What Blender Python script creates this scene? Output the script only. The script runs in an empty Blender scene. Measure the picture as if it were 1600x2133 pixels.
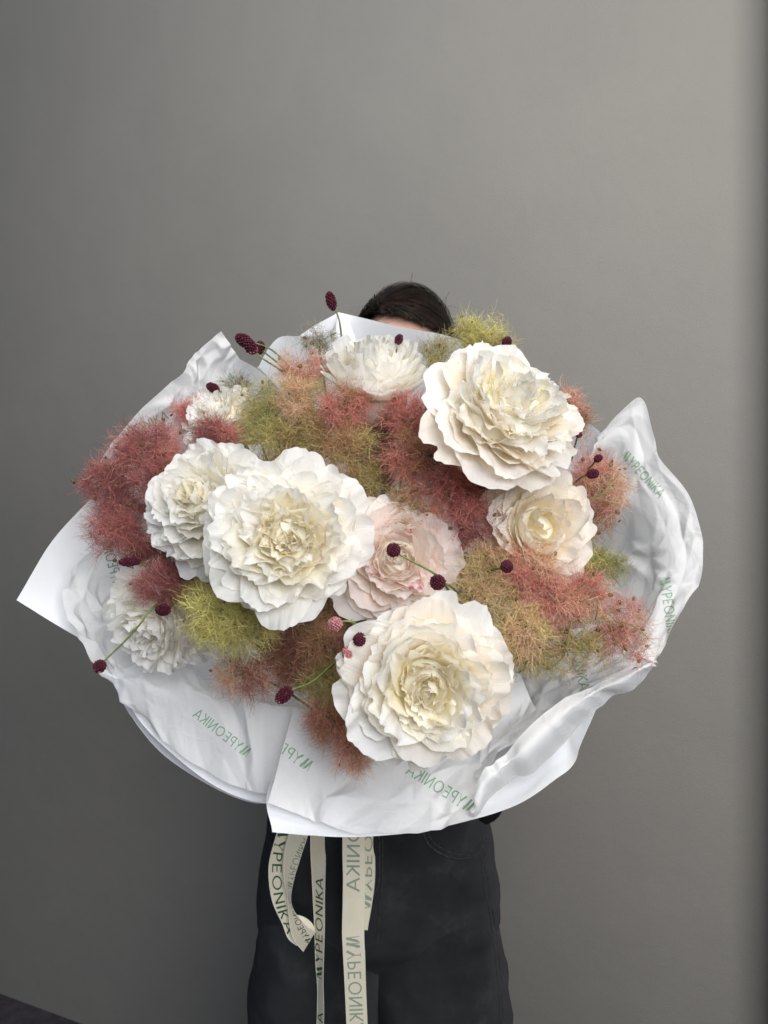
import bpy, bmesh, math, random
import numpy as np
from mathutils import Vector, Matrix, noise
from mathutils.bvhtree import BVHTree

R = math.radians
random.seed(7); rng = np.random.default_rng(7)
scene = bpy.context.scene
col = scene.collection
F = 1540.0; CAMZ = 1.30                      # focal length in photo pixels, eye height

def P(px, py, d):                            # photo direction + real distance -> metres
    return Vector(((px-800)/F*d, d, CAMZ-(py-1066.5)/F*d))

# ---------------------------------------------------------------- camera
cam_d = bpy.data.cameras.new('camera'); cam = bpy.data.objects.new('camera', cam_d); col.objects.link(cam)
cam.location = (0, 0, CAMZ); cam.rotation_euler = (R(90), 0, 0)
cam_d.sensor_fit = 'VERTICAL'; cam_d.sensor_height = 36; cam_d.lens = 36*F/2133
cam_d.clip_start = .02; cam_d.clip_end = 60
cam_d.dof.use_dof = True; cam_d.dof.focus_distance = .575; cam_d.dof.aperture_fstop = 15.0
scene.camera = cam
# ---------------------------------------------------------------- light
w = bpy.data.worlds.new('World'); scene.world = w; w.use_nodes = True
w.node_tree.nodes['Background'].inputs[0].default_value = (.36, .60, 1, 1)
w.node_tree.nodes['Background'].inputs[1].default_value = .14
def area(name, loc, aim, sx, sy, power, color):
    l = bpy.data.lights.new(name, 'AREA'); l.shape = 'RECTANGLE'; l.size = sx; l.size_y = sy
    l.energy = power; l.color = color
    o = bpy.data.objects.new(name, l); col.objects.link(o); o.location = loc
    o.rotation_euler = (Vector(aim)-Vector(loc)).to_track_quat('-Z', 'Y').to_euler()
area('window_light', (.42, -.30, 2.95), (.0, 1.3, 1.9), 1.2, .7, 22, (1, .93, .82))
area('left_window_light', (-.75, .05, 3.10), (-.35, 1.5, 2.2), 1.4, .7, 18, (.86, .93, 1))
area('door_light', (.52, -1.0, 1.80), (.0, .7, 1.12), 1.25, 1.0, 46, (.965, .975, 1))
scene.view_settings.view_transform = 'Standard'; scene.view_settings.look = 'None'
scene.view_settings.gamma = 1; scene.view_settings.exposure = 0
scene.cycles.max_bounces = 16; scene.cycles.transmission_bounces = 14; scene.cycles.diffuse_bounces = 14; scene.cycles.transparent_max_bounces = 8
scene.cycles.use_denoising = True

# ---------------------------------------------------------------- helpers
def tag(o, label=None, cat=None, group=None, kind=None):
    if label: o['label'] = label
    if cat: o['category'] = cat
    if group: o['group'] = group
    if kind: o['kind'] = kind
    return o
def empty(name, loc, label, cat, group=None):
    o = bpy.data.objects.new(name, None); col.objects.link(o); o.location = loc; o.empty_display_size = .02
    return tag(o, label, cat, group)
def mesh_np(name, verts, faces, uv=None, smooth=True):
    """verts (n,3), faces (m,k) with k constant"""
    me = bpy.data.meshes.new(name)
    verts = np.asarray(verts, dtype=np.float32); faces = np.asarray(faces, dtype=np.int32)
    m, k = faces.shape
    me.vertices.add(len(verts)); me.vertices.foreach_set('co', verts.ravel())
    me.loops.add(m*k); me.loops.foreach_set('vertex_index', faces.ravel())
    me.polygons.add(m); me.polygons.foreach_set('loop_start', np.arange(0, m*k, k, dtype=np.int32))
    if smooth: me.polygons.foreach_set('use_smooth', np.ones(m, dtype=bool))
    if uv is not None:
        l = me.uv_layers.new(name='UVMap'); l.data.foreach_set('uv', np.asarray(uv, dtype=np.float32)[faces.ravel()].ravel())
    me.update(calc_edges=True)
    return me
def link(name, me, mat=None, parent=None, loc=None):
    o = bpy.data.objects.new(name, me); col.objects.link(o)
    if mat and not me.materials: me.materials.append(mat)
    if parent: o.parent = parent
    if loc is not None: o.location = loc
    return o
def local(parent, pts):                      # world points into an (unrotated) parent's space
    return np.asarray(pts, dtype=float) - np.array(parent.location)
def grid_faces(nu, nv, off=0, wrap=False):
    f = []
    for j in range(nv-1):
        for i in range(nu if wrap else nu-1):
            a = j*nu+i; b = j*nu+(i+1) % nu
            f.append((a+off, b+off, b+nu+off, a+nu+off))
    return f
def tube_np(pts, rad, n=6, ell=None):
    pts = [Vector(p) for p in pts]; V = []
    if not hasattr(rad, '__len__'): rad = [rad]*len(pts)
    up = Vector((.123, .31, .94)); prev = None
    for i, p in enumerate(pts):
        t = (pts[min(i+1, len(pts)-1)]-pts[max(i-1, 0)]).normalized()
        a = prev-t*prev.dot(t) if prev else t.cross(up)
        if a.length < 1e-6: a = t.orthogonal()
        a.normalize(); prev = a; b = t.cross(a)
        for k in range(n):
            q = 2*math.pi*k/n
            V.append(p+a*math.cos(q)*rad[i]+b*math.sin(q)*rad[i])
    return np.array([list(v) for v in V]), grid_faces(n, len(pts), 0, True)
def catmull(pts, n):
    """numpy (k,3) -> (n,3)"""
    pts = np.asarray(pts, float); k = len(pts)
    if k == 2:
        t = np.linspace(0, 1, n)[:, None]; return pts[0]*(1-t)+pts[1]*t
    e = np.vstack([2*pts[0]-pts[1], pts, 2*pts[-1]-pts[-2]])
    t = np.linspace(0, k-1-1e-9, n); i = t.astype(int); f = (t-i)[:, None]
    p0, p1, p2, p3 = e[i], e[i+1], e[i+2], e[i+3]
    return .5*((2*p1)+(-p0+p2)*f+(2*p0-5*p1+4*p2-p3)*f**2+(-p0+3*p1-3*p2+p3)*f**3)
def join_np(parts):
    V = []; Fc = []; off = 0
    for v, f in parts:
        V.append(np.asarray(v, float)); Fc.append(np.asarray(f)+off); off += len(v)
    return np.vstack(V), np.vstack(Fc)
def arc(pts, n=10): return [Vector(p) for p in catmull([list(p) for p in pts], n)]

# ---------------------------------------------------------------- materials
def mat(name):
    m = bpy.data.materials.new(name); m.use_nodes = True
    nt = m.node_tree; bs = nt.nodes['Principled BSDF']
    return m, nt, bs
def nd(nt, t, **kw):
    n = nt.nodes.new(t)
    for k, v in kw.items(): setattr(n, k, v)
    return n
def ramp(nt, src, stops):
    r = nd(nt, 'ShaderNodeValToRGB'); nt.links.new(src, r.inputs[0])
    e = r.color_ramp.elements
    while len(e) < len(stops): e.new(.5)
    for i, (p, c) in enumerate(stops):
        e[i].position = p; e[i].color = (*c, 1) if len(c) == 3 else c
    return r.outputs[0]
def noise_t(nt, scale, detail=3, vec=None, rough=.5):
    n = nd(nt, 'ShaderNodeTexNoise'); n.inputs['Scale'].default_value = scale
    n.inputs['Detail'].default_value = detail; n.inputs['Roughness'].default_value = rough
    if vec: nt.links.new(vec, n.inputs['Vector'])
    return n.outputs['Fac']
def mul(nt, a, b, op='MULTIPLY'):
    n = nd(nt, 'ShaderNodeMath', operation=op)
    for i, x in enumerate((a, b)):
        if isinstance(x, (int, float)): n.inputs[i].default_value = x
        else: nt.links.new(x, n.inputs[i])
    return n.outputs[0]
def mixc(nt, fac, a, b, blend='MIX'):
    n = nd(nt, 'ShaderNodeMix', data_type='RGBA', blend_type=blend)
    for i, x in ((0, fac), (6, a), (7, b)):
        if isinstance(x, (int, float)): n.inputs[i].default_value = x
        elif isinstance(x, tuple): n.inputs[i].default_value = (*x, 1)
        else: nt.links.new(x, n.inputs[i])
    return n.outputs[2]
def bump(nt, h, strength, dist, bs):
    b = nd(nt, 'ShaderNodeBump'); b.inputs['Strength'].default_value = strength
    b.inputs['Distance'].default_value = dist; nt.links.new(h, b.inputs['Height'])
    nt.links.new(b.outputs[0], bs.inputs['Normal']); return b.outputs[0]
def thin(nt, bs, colour, amount, normal=None, transp=0, warm=None):
    """thin sheet: part of the light comes through"""
    out = nt.nodes['Material Output']
    tr = nd(nt, 'ShaderNodeBsdfTranslucent'); mx = nd(nt, 'ShaderNodeMixShader'); mx.inputs[0].default_value = amount
    if isinstance(colour, tuple): tr.inputs[0].default_value = (*colour, 1)
    else: nt.links.new(colour, tr.inputs[0])
    if warm: nt.links.new(mixc(nt, 1.0, colour, warm, 'MULTIPLY'), tr.inputs[0])
    if normal: nt.links.new(normal, tr.inputs['Normal'])
    nt.links.new(bs.outputs[0], mx.inputs[1]); nt.links.new(tr.outputs[0], mx.inputs[2])
    last = mx.outputs[0]
    if transp:
        tp = nd(nt, 'ShaderNodeBsdfTransparent'); m2 = nd(nt, 'ShaderNodeMixShader'); m2.inputs[0].default_value = transp
        nt.links.new(last, m2.inputs[1]); nt.links.new(tp.outputs[0], m2.inputs[2]); last = m2.outputs[0]
    nt.links.new(last, out.inputs[0])

def m_wall():
    m, nt, bs = mat('painted_wall')
    g = nd(nt, 'ShaderNodeNewGeometry').outputs['Position']
    big = noise_t(nt, 1.3, 3, g, .5)
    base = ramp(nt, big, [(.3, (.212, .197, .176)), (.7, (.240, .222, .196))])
    sm_ = noise_t(nt, 5, 5, g, .62); base = mixc(nt, mul(nt, ramp(nt, sm_, [(.40, (0, 0, 0)), (.62, (1, 1, 1))]), .16), base, (.19, .180, .166))
    # paler touched-up patches left by a roller
    mp = nd(nt, 'ShaderNodeMapping'); nt.links.new(g, mp.inputs[0]); mp.inputs['Scale'].default_value = (4.2, 1, 2.6); mp.inputs['Rotation'].default_value = (0, .25, 0)
    vo = nd(nt, 'ShaderNodeTexVoronoi', feature='F1', distance='CHEBYCHEV'); nt.links.new(mp.outputs[0], vo.inputs[0]); vo.inputs['Scale'].default_value = 1.0
    sep = nd(nt, 'ShaderNodeSeparateColor'); nt.links.new(vo.outputs['Color'], sep.inputs[0])
    pick = ramp(nt, sep.outputs[0], [(.70, (0, 0, 0)), (.76, (1, 1, 1))])
    base = mixc(nt, mul(nt, pick, .07), base, (.275, .265, .23))
    # small chips and dents
    mp2 = nd(nt, 'ShaderNodeMapping'); nt.links.new(g, mp2.inputs[0]); mp2.inputs['Scale'].default_value = (1, 0, 1)
    v2 = nd(nt, 'ShaderNodeTexVoronoi'); nt.links.new(mp2.outputs[0], v2.inputs[0]); v2.inputs['Scale'].default_value = 3.4; v2.inputs['Randomness'].default_value = 1
    spot = ramp(nt, v2.outputs['Distance'], [(.006, (1, 1, 1)), (.012, (0, 0, 0))])
    base = mixc(nt, mul(nt, spot, .45), base, (.06, .055, .05))
    nt.links.new(base, bs.inputs['Base Color']); bs.inputs['Roughness'].default_value = .62
    fine = noise_t(nt, 420, 4, g, .6); mid = noise_t(nt, 9, 3, g)
    h = mul(nt, mul(nt, fine, .55), mul(nt, mid, 2.2), 'ADD'); h = mul(nt, h, mul(nt, spot, -1.5), 'ADD')
    bump(nt, h, .6, .0018, bs); return m
def m_floor():
    m, nt, bs = mat('dark_floor')
    g = nd(nt, 'ShaderNodeNewGeometry').outputs['Position']
    nt.links.new(ramp(nt, noise_t(nt, 30, 5, g, .65), [(.3, (.03, .026, .03)), (.7, (.075, .062, .07))]), bs.inputs['Base Color'])
    bs.inputs['Roughness'].default_value = .6; bump(nt, noise_t(nt, 120, 4, g), .4, .002, bs); return m

def m_petal(name, base, mid, tip, throat=.35, trans=.56, fleck=False, rim=None):
    m, nt, bs = mat(name)
    uv = nd(nt, 'ShaderNodeUVMap').outputs[0]
    sx = nd(nt, 'ShaderNodeSeparateXYZ'); nt.links.new(uv, sx.inputs[0])
    v = sx.outputs[1]; oi = nd(nt, 'ShaderNodeObjectInfo')
    n1 = noise_t(nt, 5, 3, uv)
    vv = mul(nt, v, mul(nt, mul(nt, n1, -.5, 'ADD'), .35), 'ADD')
    c = ramp(nt, vv, [(.02, base), (throat, mid), (min(.92, throat+.42), tip)])
    hs = nd(nt, 'ShaderNodeHueSaturation'); nt.links.new(c, hs.inputs['Color'])
    r2 = nd(nt, 'ShaderNodeMapRange'); nt.links.new(oi.outputs['Random'], r2.inputs[0]); r2.inputs[3].default_value = .55; r2.inputs[4].default_value = 1.5
    nt.links.new(r2.outputs[0], hs.inputs['Saturation']); c = hs.outputs[0]
    mp = nd(nt, 'ShaderNodeMapping'); nt.links.new(uv, mp.inputs[0]); mp.inputs['Scale'].default_value = (26, 1.6, 1)
    vein = noise_t(nt, 1.0, 4, mp.outputs[0], .6)
    if fleck:
        mp2 = nd(nt, 'ShaderNodeMapping'); nt.links.new(uv, mp2.inputs[0]); mp2.inputs['Scale'].default_value = (3.2, 4.5, 1)
        f1 = ramp(nt, noise_t(nt, 1.3, 4, mp2.outputs[0]), [(.47, (0, 0, 0)), (.60, (1, 1, 1))])
        f2 = ramp(nt, v, [(.72, (0, 0, 0)), (.92, (1, 1, 1))])
        c = mixc(nt, mul(nt, mul(nt, f1, f2), .85), c, (.60, .03, .12))
    if rim:
        e = ramp(nt, mul(nt, v, mul(nt, noise_t(nt, 9, 3, uv), .06), 'ADD'), [(.985, (0, 0, 0)), (1.0, (1, 1, 1))])
        pick = ramp(nt, oi.outputs['Random'], [(.93, (0, 0, 0)), (.95, (1, 1, 1))])
        c = mixc(nt, mul(nt, mul(nt, e, pick), .35), c, rim)
    nt.links.new(c, bs.inputs['Base Color']); bs.inputs['Roughness'].default_value = .48
    bs.inputs['Specular IOR Level'].default_value = .28; bs.inputs['Sheen Weight'].default_value = .12
    nm = bump(nt, mul(nt, vein, mul(nt, noise_t(nt, 6, 3, uv), .8), 'ADD'), .5, .0011, bs)
    thin(nt, bs, c, trans, nm, 0, (1, .965, .88)); return m
def m_tissue(name, c, trans, transp, crease, rough=.42):
    m, nt, bs = mat(name)
    g = nd(nt, 'ShaderNodeNewGeometry').outputs['Position']
    bs.inputs['Roughness'].default_value = rough; bs.inputs['Specular IOR Level'].default_value = .18
    cl = mixc(nt, ramp(nt, noise_t(nt, 60, 4, g, .7), [(.35, (0, 0, 0)), (.75, (1, 1, 1))]), tuple(x*.97 for x in c), c)
    nt.links.new(cl, bs.inputs['Base Color'])
    wv = nd(nt, 'ShaderNodeVectorMath', operation='ADD'); n3 = nd(nt, 'ShaderNodeTexNoise'); n3.inputs['Scale'].default_value = 18
    nt.links.new(g, n3.inputs['Vector']); sc = nd(nt, 'ShaderNodeVectorMath', operation='SCALE'); sc.inputs['Scale'].default_value = .03
    nt.links.new(n3.outputs['Color'], sc.inputs[0]); nt.links.new(g, wv.inputs[0]); nt.links.new(sc.outputs[0], wv.inputs[1])
    v1 = nd(nt, 'ShaderNodeTexVoronoi'); v1.inputs['Scale'].default_value = 17; nt.links.new(wv.outputs[0], v1.inputs[0])
    v2 = nd(nt, 'ShaderNodeTexVoronoi'); v2.inputs['Scale'].default_value = 44; nt.links.new(wv.outputs[0], v2.inputs[0])
    h = mul(nt, v1.outputs['Distance'], mul(nt, v2.outputs['Distance'], .30), 'ADD')
    h = mul(nt, h, mul(nt, noise_t(nt, 500, 2, g), .03), 'ADD')
    if transp:                               # crisp crease lines in groups
        for sc_, am_ in ((24, .55), (55, .3)):
            v3 = nd(nt, 'ShaderNodeTexVoronoi', feature='DISTANCE_TO_EDGE'); v3.inputs['Scale'].default_value = sc_; nt.links.new(wv.outputs[0], v3.inputs[0])
            ln = ramp(nt, v3.outputs['Distance'], [(0, (1, 1, 1)), (.10, (0, 0, 0))])
            msk = ramp(nt, noise_t(nt, 11, 2, g), [(.42, (0, 0, 0)), (.60, (1, 1, 1))])
            h = mul(nt, h, mul(nt, mul(nt, ln, msk), am_*1.6), 'ADD')
    nm = bump(nt, h, crease, .010, bs)
    thin(nt, bs, cl, trans, nm, transp); return m
def m_plain(name, c, rough=.6, spec=.3, nscale=None, c2=None, bmp=0, bscale=200, trans=0):
    m, nt, bs = mat(name)
    g = nd(nt, 'ShaderNodeNewGeometry').outputs['Position']
    bs.inputs['Roughness'].default_value = rough; bs.inputs['Specular IOR Level'].default_value = spec
    if c2:
        cc = ramp(nt, noise_t(nt, nscale, 4, g, .6), [(.35, c), (.68, c2)]); nt.links.new(cc, bs.inputs['Base Color'])
    else: cc = c; bs.inputs['Base Color'].default_value = (*c, 1)
    if bmp: bump(nt, noise_t(nt, bscale, 3, g), bmp, .001, bs)
    if trans: thin(nt, bs, cc, trans)
    return m
def m_attr(name, trans=.36):
    m, nt, bs = mat(name)
    a = nd(nt, 'ShaderNodeAttribute', attribute_name='tint'); nt.links.new(a.outputs['Color'], bs.inputs['Base Color'])
    bs.inputs['Roughness'].default_value = .6; bs.inputs['Specular IOR Level'].default_value = .2
    thin(nt, bs, a.outputs['Color'], trans); return m
def m_denim():
    m, nt, bs = mat('black_denim')
    g = nd(nt, 'ShaderNodeNewGeometry').outputs['Position']
    c = ramp(nt, noise_t(nt, 11, 5, g, .65), [(.32, (.0045, .0045, .0055)), (.56, (.020, .020, .022)), (.74, (.058, .058, .061))])
    wv = nd(nt, 'ShaderNodeTexWave'); wv.inputs['Scale'].default_value = 420; wv.inputs['Distortion'].default_value = 1.2
    mp = nd(nt, 'ShaderNodeMapping'); nt.links.new(g, mp.inputs[0]); mp.inputs['Rotation'].default_value = (0, .9, 0); nt.links.new(mp.outputs[0], wv.inputs[0])
    c = mixc(nt, mul(nt, wv.outputs['Fac'], .35), c, (.030, .030, .033))
    nt.links.new(c, bs.inputs['Base Color']); bs.inputs['Roughness'].default_value = .85; bs.inputs['Specular IOR Level'].default_value = .15
    bs.inputs['Sheen Weight'].default_value = .08
    bump(nt, mul(nt, wv.outputs['Fac'], mul(nt, noise_t(nt, 28, 6, g, .7), 3.5), 'ADD'), .6, .0022, bs); return m

M = dict(
    wall=m_wall(), floor=m_floor(), denim=m_denim(),
    white=m_petal('petal_white', (.95, .88, .60), (.95, .925, .82), (.935, .93, .915), .40),
    cool=m_petal('petal_cool_white', (.93, .92, .76), (.94, .945, .90), (.93, .935, .94), .36),
    cream=m_petal('petal_cream', (.95, .82, .42), (.955, .915, .73), (.95, .925, .84), .55, rim=(.55, .10, .16)),
    ivory=m_petal('petal_ivory', (.94, .82, .54), (.94, .89, .76), (.935, .90, .85), .45),
    blush=m_petal('petal_blush', (.92, .78, .68), (.92, .82, .78), (.92, .86, .84), .35),
    fleck=m_petal('petal_flecked', (.92, .80, .68), (.92, .84, .79), (.92, .86, .84), .35, fleck=True),
    blocker_dark=m_plain('light_blocker_dark', (.045, .038, .034), .7, .2, 6, (.06, .05, .045), .3, 300),  # kept dark so the added light blocker throws nothing back
    heart=m_plain('gap_filler_cream', (.945, .90, .74), .6, .2, 80, (.95, .92, .82), .2, trans=.3),  # pale colour of the ball added to brighten petal gaps
    paper=m_tissue('white_paper', (.90, .91, .925), .20, 0, .06, .6),
    tissue=m_tissue('tissue_paper', (.92, .915, .905), .44, .07, .10, .72),
    ink=m_plain('green_ink', (.24, .36, .25), .7, .1), ink_pale=m_plain('pale_green_ink', (.27, .31, .24), .7, .1),
    ink_dark=m_plain('dark_green_ink', (.035, .085, .035), .6, .2),
    ribbon=m_plain('satin_ribbon', (.86, .78, .58), .38, .45, 60, (.90, .83, .65), .15, 900, trans=.22),
    hem=m_plain('ribbon_hem', (.82, .79, .67), .35, .5),
    stem=m_plain('green_stem', (.085, .13, .035), .5, .3, 160, (.19, .22, .075)),
    twig=m_plain('smoke_bush_twig', (.12, .13, .03), .5, .3, 80, (.24, .22, .06)),
    leaf=m_plain('peony_leaf', (.018, .042, .012), .45, .4, 40, (.035, .07, .02), .3, 90, trans=.15),
    burnet=m_plain('burnet_floret', (.030, .004, .010), .6, .25, 700, (.11, .014, .032), trans=.1),
    burnet_pale=m_plain('burnet_floret_pale', (.30, .06, .09), .55, .3, 500, (.50, .27, .24), trans=.1),
    seed=m_plain('smoke_bush_seed', (.13, .10, .02), .5, .3, 300, (.10, .05, .02)),
    fluff=m_attr('smoke_bush_hair'),
    skin=m_plain('skin', (.52, .30, .21), .5, .4, 30, (.58, .34, .25), .1),
    hair=m_plain('dark_brown_hair', (.007, .0045, .0035), .5, .35, 60, (.030, .016, .010)),
    seam=m_plain('denim_seam', (.020, .020, .022), .8, .2, 200, (.05, .05, .054), .5, 600),
    knit=m_plain('black_top_fabric', (.008, .007, .008), .8, .2, 40, (.014, .011, .012), .5, 500),
    eye=m_plain('eye_white', (.75, .73, .70), .2, .5), iris=m_plain('iris', (.05, .025, .012), .15, .5),
    lip=m_plain('lips', (.42, .12, .11), .4, .4),
)

# ---------------------------------------------------------------- setting
# the wall runs at an angle behind the person: nearer on the right
def wy(x): return 1.54-.44*x
def plane(name, pts, m, n=2):
    me = mesh_np(name, pts, [(0, 1, 2, 3)], smooth=False)
    return tag(link(name, me, m), kind='structure')
def slab(name, base, z0, z1, m):             # vertical prism from a plan polygon
    k = len(base); V = [(x, y, z) for z in (z0, z1) for x, y in base]
    bm = bmesh.new(); vs = [bm.verts.new(v) for v in V]
    bm.faces.new(vs[:k][::-1]); bm.faces.new(vs[k:])
    for i in range(k): bm.faces.new((vs[i], vs[(i+1) % k], vs[k+(i+1) % k], vs[k+i]))
    bmesh.ops.recalc_face_normals(bm, faces=bm.faces)
    me = bpy.data.meshes.new(name); bm.to_mesh(me); bm.free()
    return tag(link(name, me, m), kind='structure')
# ... and turns away in a rounded corner at the right
XS = .640; pl = [(-4, wy(-4)), (XS, wy(XS))]; RR = .045; nrm = Vector((.403, .915)).normalized(); cc = Vector((XS, wy(XS)))+nrm*RR
pl += [tuple(cc+Matrix.Rotation(R(float(a)), 2) @ (-nrm*RR)) for a in np.arange(1, 100, 1.5)]
k0 = pl[-1]; pl += [(k0[0]+.05, k0[1]+1.2), (k0[0]-.3, k0[1]+1.3), (-4, wy(-4)+.3)]
slab('wall', pl, -.004, 3.4, M['wall'])
slab('side_light_blocker', [(.688, 1.262), (.630, 1.153), (1.0, 1.0), (1.2, 1.2)], -.004, 3.4, M['blocker_dark'])  # unseen pier, added to shade the right end of the wall
plane('floor', [(-6, -5, 0), (5, -5, 0), (5, 4, 0), (-6, 4, 0)], M['floor'])

# ---------------------------------------------------------------- peonies
def petal_mesh(L, W, th0, th1, r0, rho, ruf, jag, seed, curl=0., nu=15, nv=12, kink=.0, notch=.0):
    """one petal in the flower's frame; grows in the +X half plane, axis +Z"""
    rs = np.random.default_rng(seed)
    u = np.linspace(-1, 1, nu); v = np.linspace(0, 1, nv)
    ph = rs.uniform(0, 6.28, 6); kf = rs.uniform(2.0, 4.2)
    edge = 1-.22*np.abs(u)**3.4 + jag*(np.sin(u*kf*2.3+ph[0])*.45+np.sin(u*kf*5.1+ph[1])*.35+rs.normal(0, .35, nu)*.6) \
        - notch*np.exp(-((u-rs.uniform(-.3, .3))/.16)**2)
    vs = (v/.62).clip(0, 1); ww = W*(.30+.70*(vs*vs*(3-2*vs)))*(1-.12*((v-.72)/.28).clip(0, 1)**2)
    th = th0+(th1-th0)*v**1.2+curl*v**4
    ds = L/(nv-1)
    r = r0+np.concatenate([[0], np.cumsum((np.sin(th)[1:]+np.sin(th)[:-1])*.5*ds)])
    z = np.concatenate([[0], np.cumsum((np.cos(th)[1:]+np.cos(th)[:-1])*.5*ds)])
    V = np.zeros((nv, nu, 3)); UV = np.zeros((nv, nu, 2))
    skew = rs.uniform(-.25, .25); sc = 1/(L+1e-9)
    off = Vector(rs.uniform(-50, 50, 3))
    for j in range(nv):
        for i in range(nu):
            vv = v[j]*edge[i]
            rr = np.interp(vv, v, r); zz = np.interp(vv, v, z); t = np.interp(vv, v, th)
            if vv > 1: rr = r[-1]+(vv-1)*L*math.sin(th[-1]); zz = z[-1]+(vv-1)*L*math.cos(th[-1])
            rh = max(rr*1.12+.04*L, rho*.45); a = u[i]*ww[j]/rh; a = max(-1.5, min(1.5, a))
            y = rh*math.sin(a); rr = rr-rh*(1-math.cos(a)); dip = (u[i]*ww[j])**2/(rho*2)*.35*vv
            e = vv**2.2*(.25+.75*abs(u[i])**1.5+.35*(vv > .9))
            d = ruf*L*e*(math.sin(u[i]*kf*1.9+ph[2]+vv*2)*.42+math.sin(u[i]*kf*3.7+ph[3]-vv*3)*.15)
            n1 = noise.noise(Vector((u[i]*1.5, vv*2.1, 0))+off)
            n2 = noise.noise(Vector((u[i]*4.0, vv*3.5, 3))+off)
            n3 = noise.noise(Vector((u[i]*9.0, vv*5, 7))+off)
            d += L*(n1*.09*vv+n2*ruf*.42*vv**1.5+n3*ruf*.04*vv**2)
            d -= kink*L*math.exp(-(u[i]/.28)**2)*vv*.10
            nr, nz = -math.cos(t), math.sin(t)
            d += .024*L*max(0, vv-.72)/.28*math.sin(u[i]*kf*6.5+ph[4]+3*n2)*(.4+.6*abs(n1)*2)
            V[j, i] = (rr+nr*(dip+d), y+skew*vv*ww[j]*.5+n2*ruf*L*.25*vv, zz+nz*(dip+d))
            UV[j, i] = (u[i]*.5+.5, v[j])
    return mesh_np('petal', V.reshape(-1, 3), grid_faces(nu, nv), UV.reshape(-1, 2))

BIND = P(770, 1590, .93)
def leaf_mesh(L, W, seed):
    rs = np.random.default_rng(seed); nu, nv = 7, 12; V = []
    for j in range(nv):
        v = j/(nv-1); w = W*math.sin(math.pi*min(1, v**.8))**.8+.0006
        for i in range(nu):
            u = i/(nu-1)*2-1
            V.append((v*L, u*w, abs(u)*w*.35-.35*L*v*v+.004*math.sin(u*3+v*9+seed)))
    return mesh_np('leaf', V, grid_faces(nu, nv))

def peony(px, py, d, rpx, axis, layers, mats, label, spin=0, seed=0, core=.58, lift=.30):
    rad = rpx/F*d; axis = Vector(axis).normalized()
    c = P(px, py, d)-axis*rad*lift
    root = empty('peony', c, label, 'flower', 'peonies in the bouquet')
    q = axis.to_track_quat('Z', 'Y').to_matrix().to_4x4()
    rs = random.Random(seed)
    k = 0
    for li, lay in enumerate(layers):
        n, th0, th1, L, W, r0, rho, ruf, jag, curl, mk = lay
        ph = rs.uniform(0, 360)
        for i in range(n):
            s = rs.uniform(.86, 1.12)
            me = petal_mesh(rad*L*s, rad*W*rs.uniform(.82, 1.18), R(th0+rs.uniform(-7, 7)), R(th1+rs.uniform(-11, 11)), rad*r0, rad*rho,
                            ruf*rs.uniform(.7, 1.4)*(.48 if mk == 0 else .58), jag*rs.uniform(.3, 1.0), seed*1000+k, R(curl*rs.uniform(0, 1.6)),
                            nu=21 if W > .2 else 13, nv=14 if W > .2 else 10, kink=rs.uniform(0, .15), notch=rs.choice((0, 0, .08, .14)))
            o = link('petal', me, M[rs.choice(mats[mk])], root)
            o.matrix_local = q @ Matrix.Rotation(R(ph+360/n*i+rs.uniform(-12, 12)), 4, 'Z') @ Matrix.Rotation(R(rs.uniform(-6, 6)), 4, 'X')
            k += 1
    bm = bmesh.new(); bmesh.ops.create_uvsphere(bm, u_segments=24, v_segments=16, radius=rad*core); bmesh.ops.scale(bm, vec=(1, 1, 1.05), verts=bm.verts)  # cream ball added inside the bloom so gaps between petals stay bright
    for v_ in bm.verts: v_.co *= 1+.12*noise.noise(v_.co.normalized()*3+Vector((seed, 0, 0)))
    me = bpy.data.meshes.new('gap_filler'); bm.to_mesh(me); bm.free(); o = link('gap_filler', me, M['heart'], root); o.matrix_local = q
    for p in me.polygons: p.use_smooth = True
    # stem down to the binding, and two leaves under the flower
    b = c-axis*rad*.15
    pts = arc([b, b-axis*.035+Vector((0, .02, 0)), b.lerp(BIND, .55)+Vector((0, .03, 0)), BIND+Vector((rs.uniform(-.012, .012), rs.uniform(-.012, .012), 0))], 12)
    v, f = tube_np(pts, .0028, 7); link('stem', mesh_np('stem', local(root, v), f), M['stem'], root)
    for i in range(3):
        o = link('leaf', leaf_mesh(.07, .016, seed+i), M['leaf'], root)
        o.matrix_local = Matrix.Translation(-axis*rad*.45) @ q @ Matrix.Rotation(R(120*i+rs.uniform(0, 60)), 4, 'Z') @ Matrix.Rotation(R(15), 4, 'Y')
    return root

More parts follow.
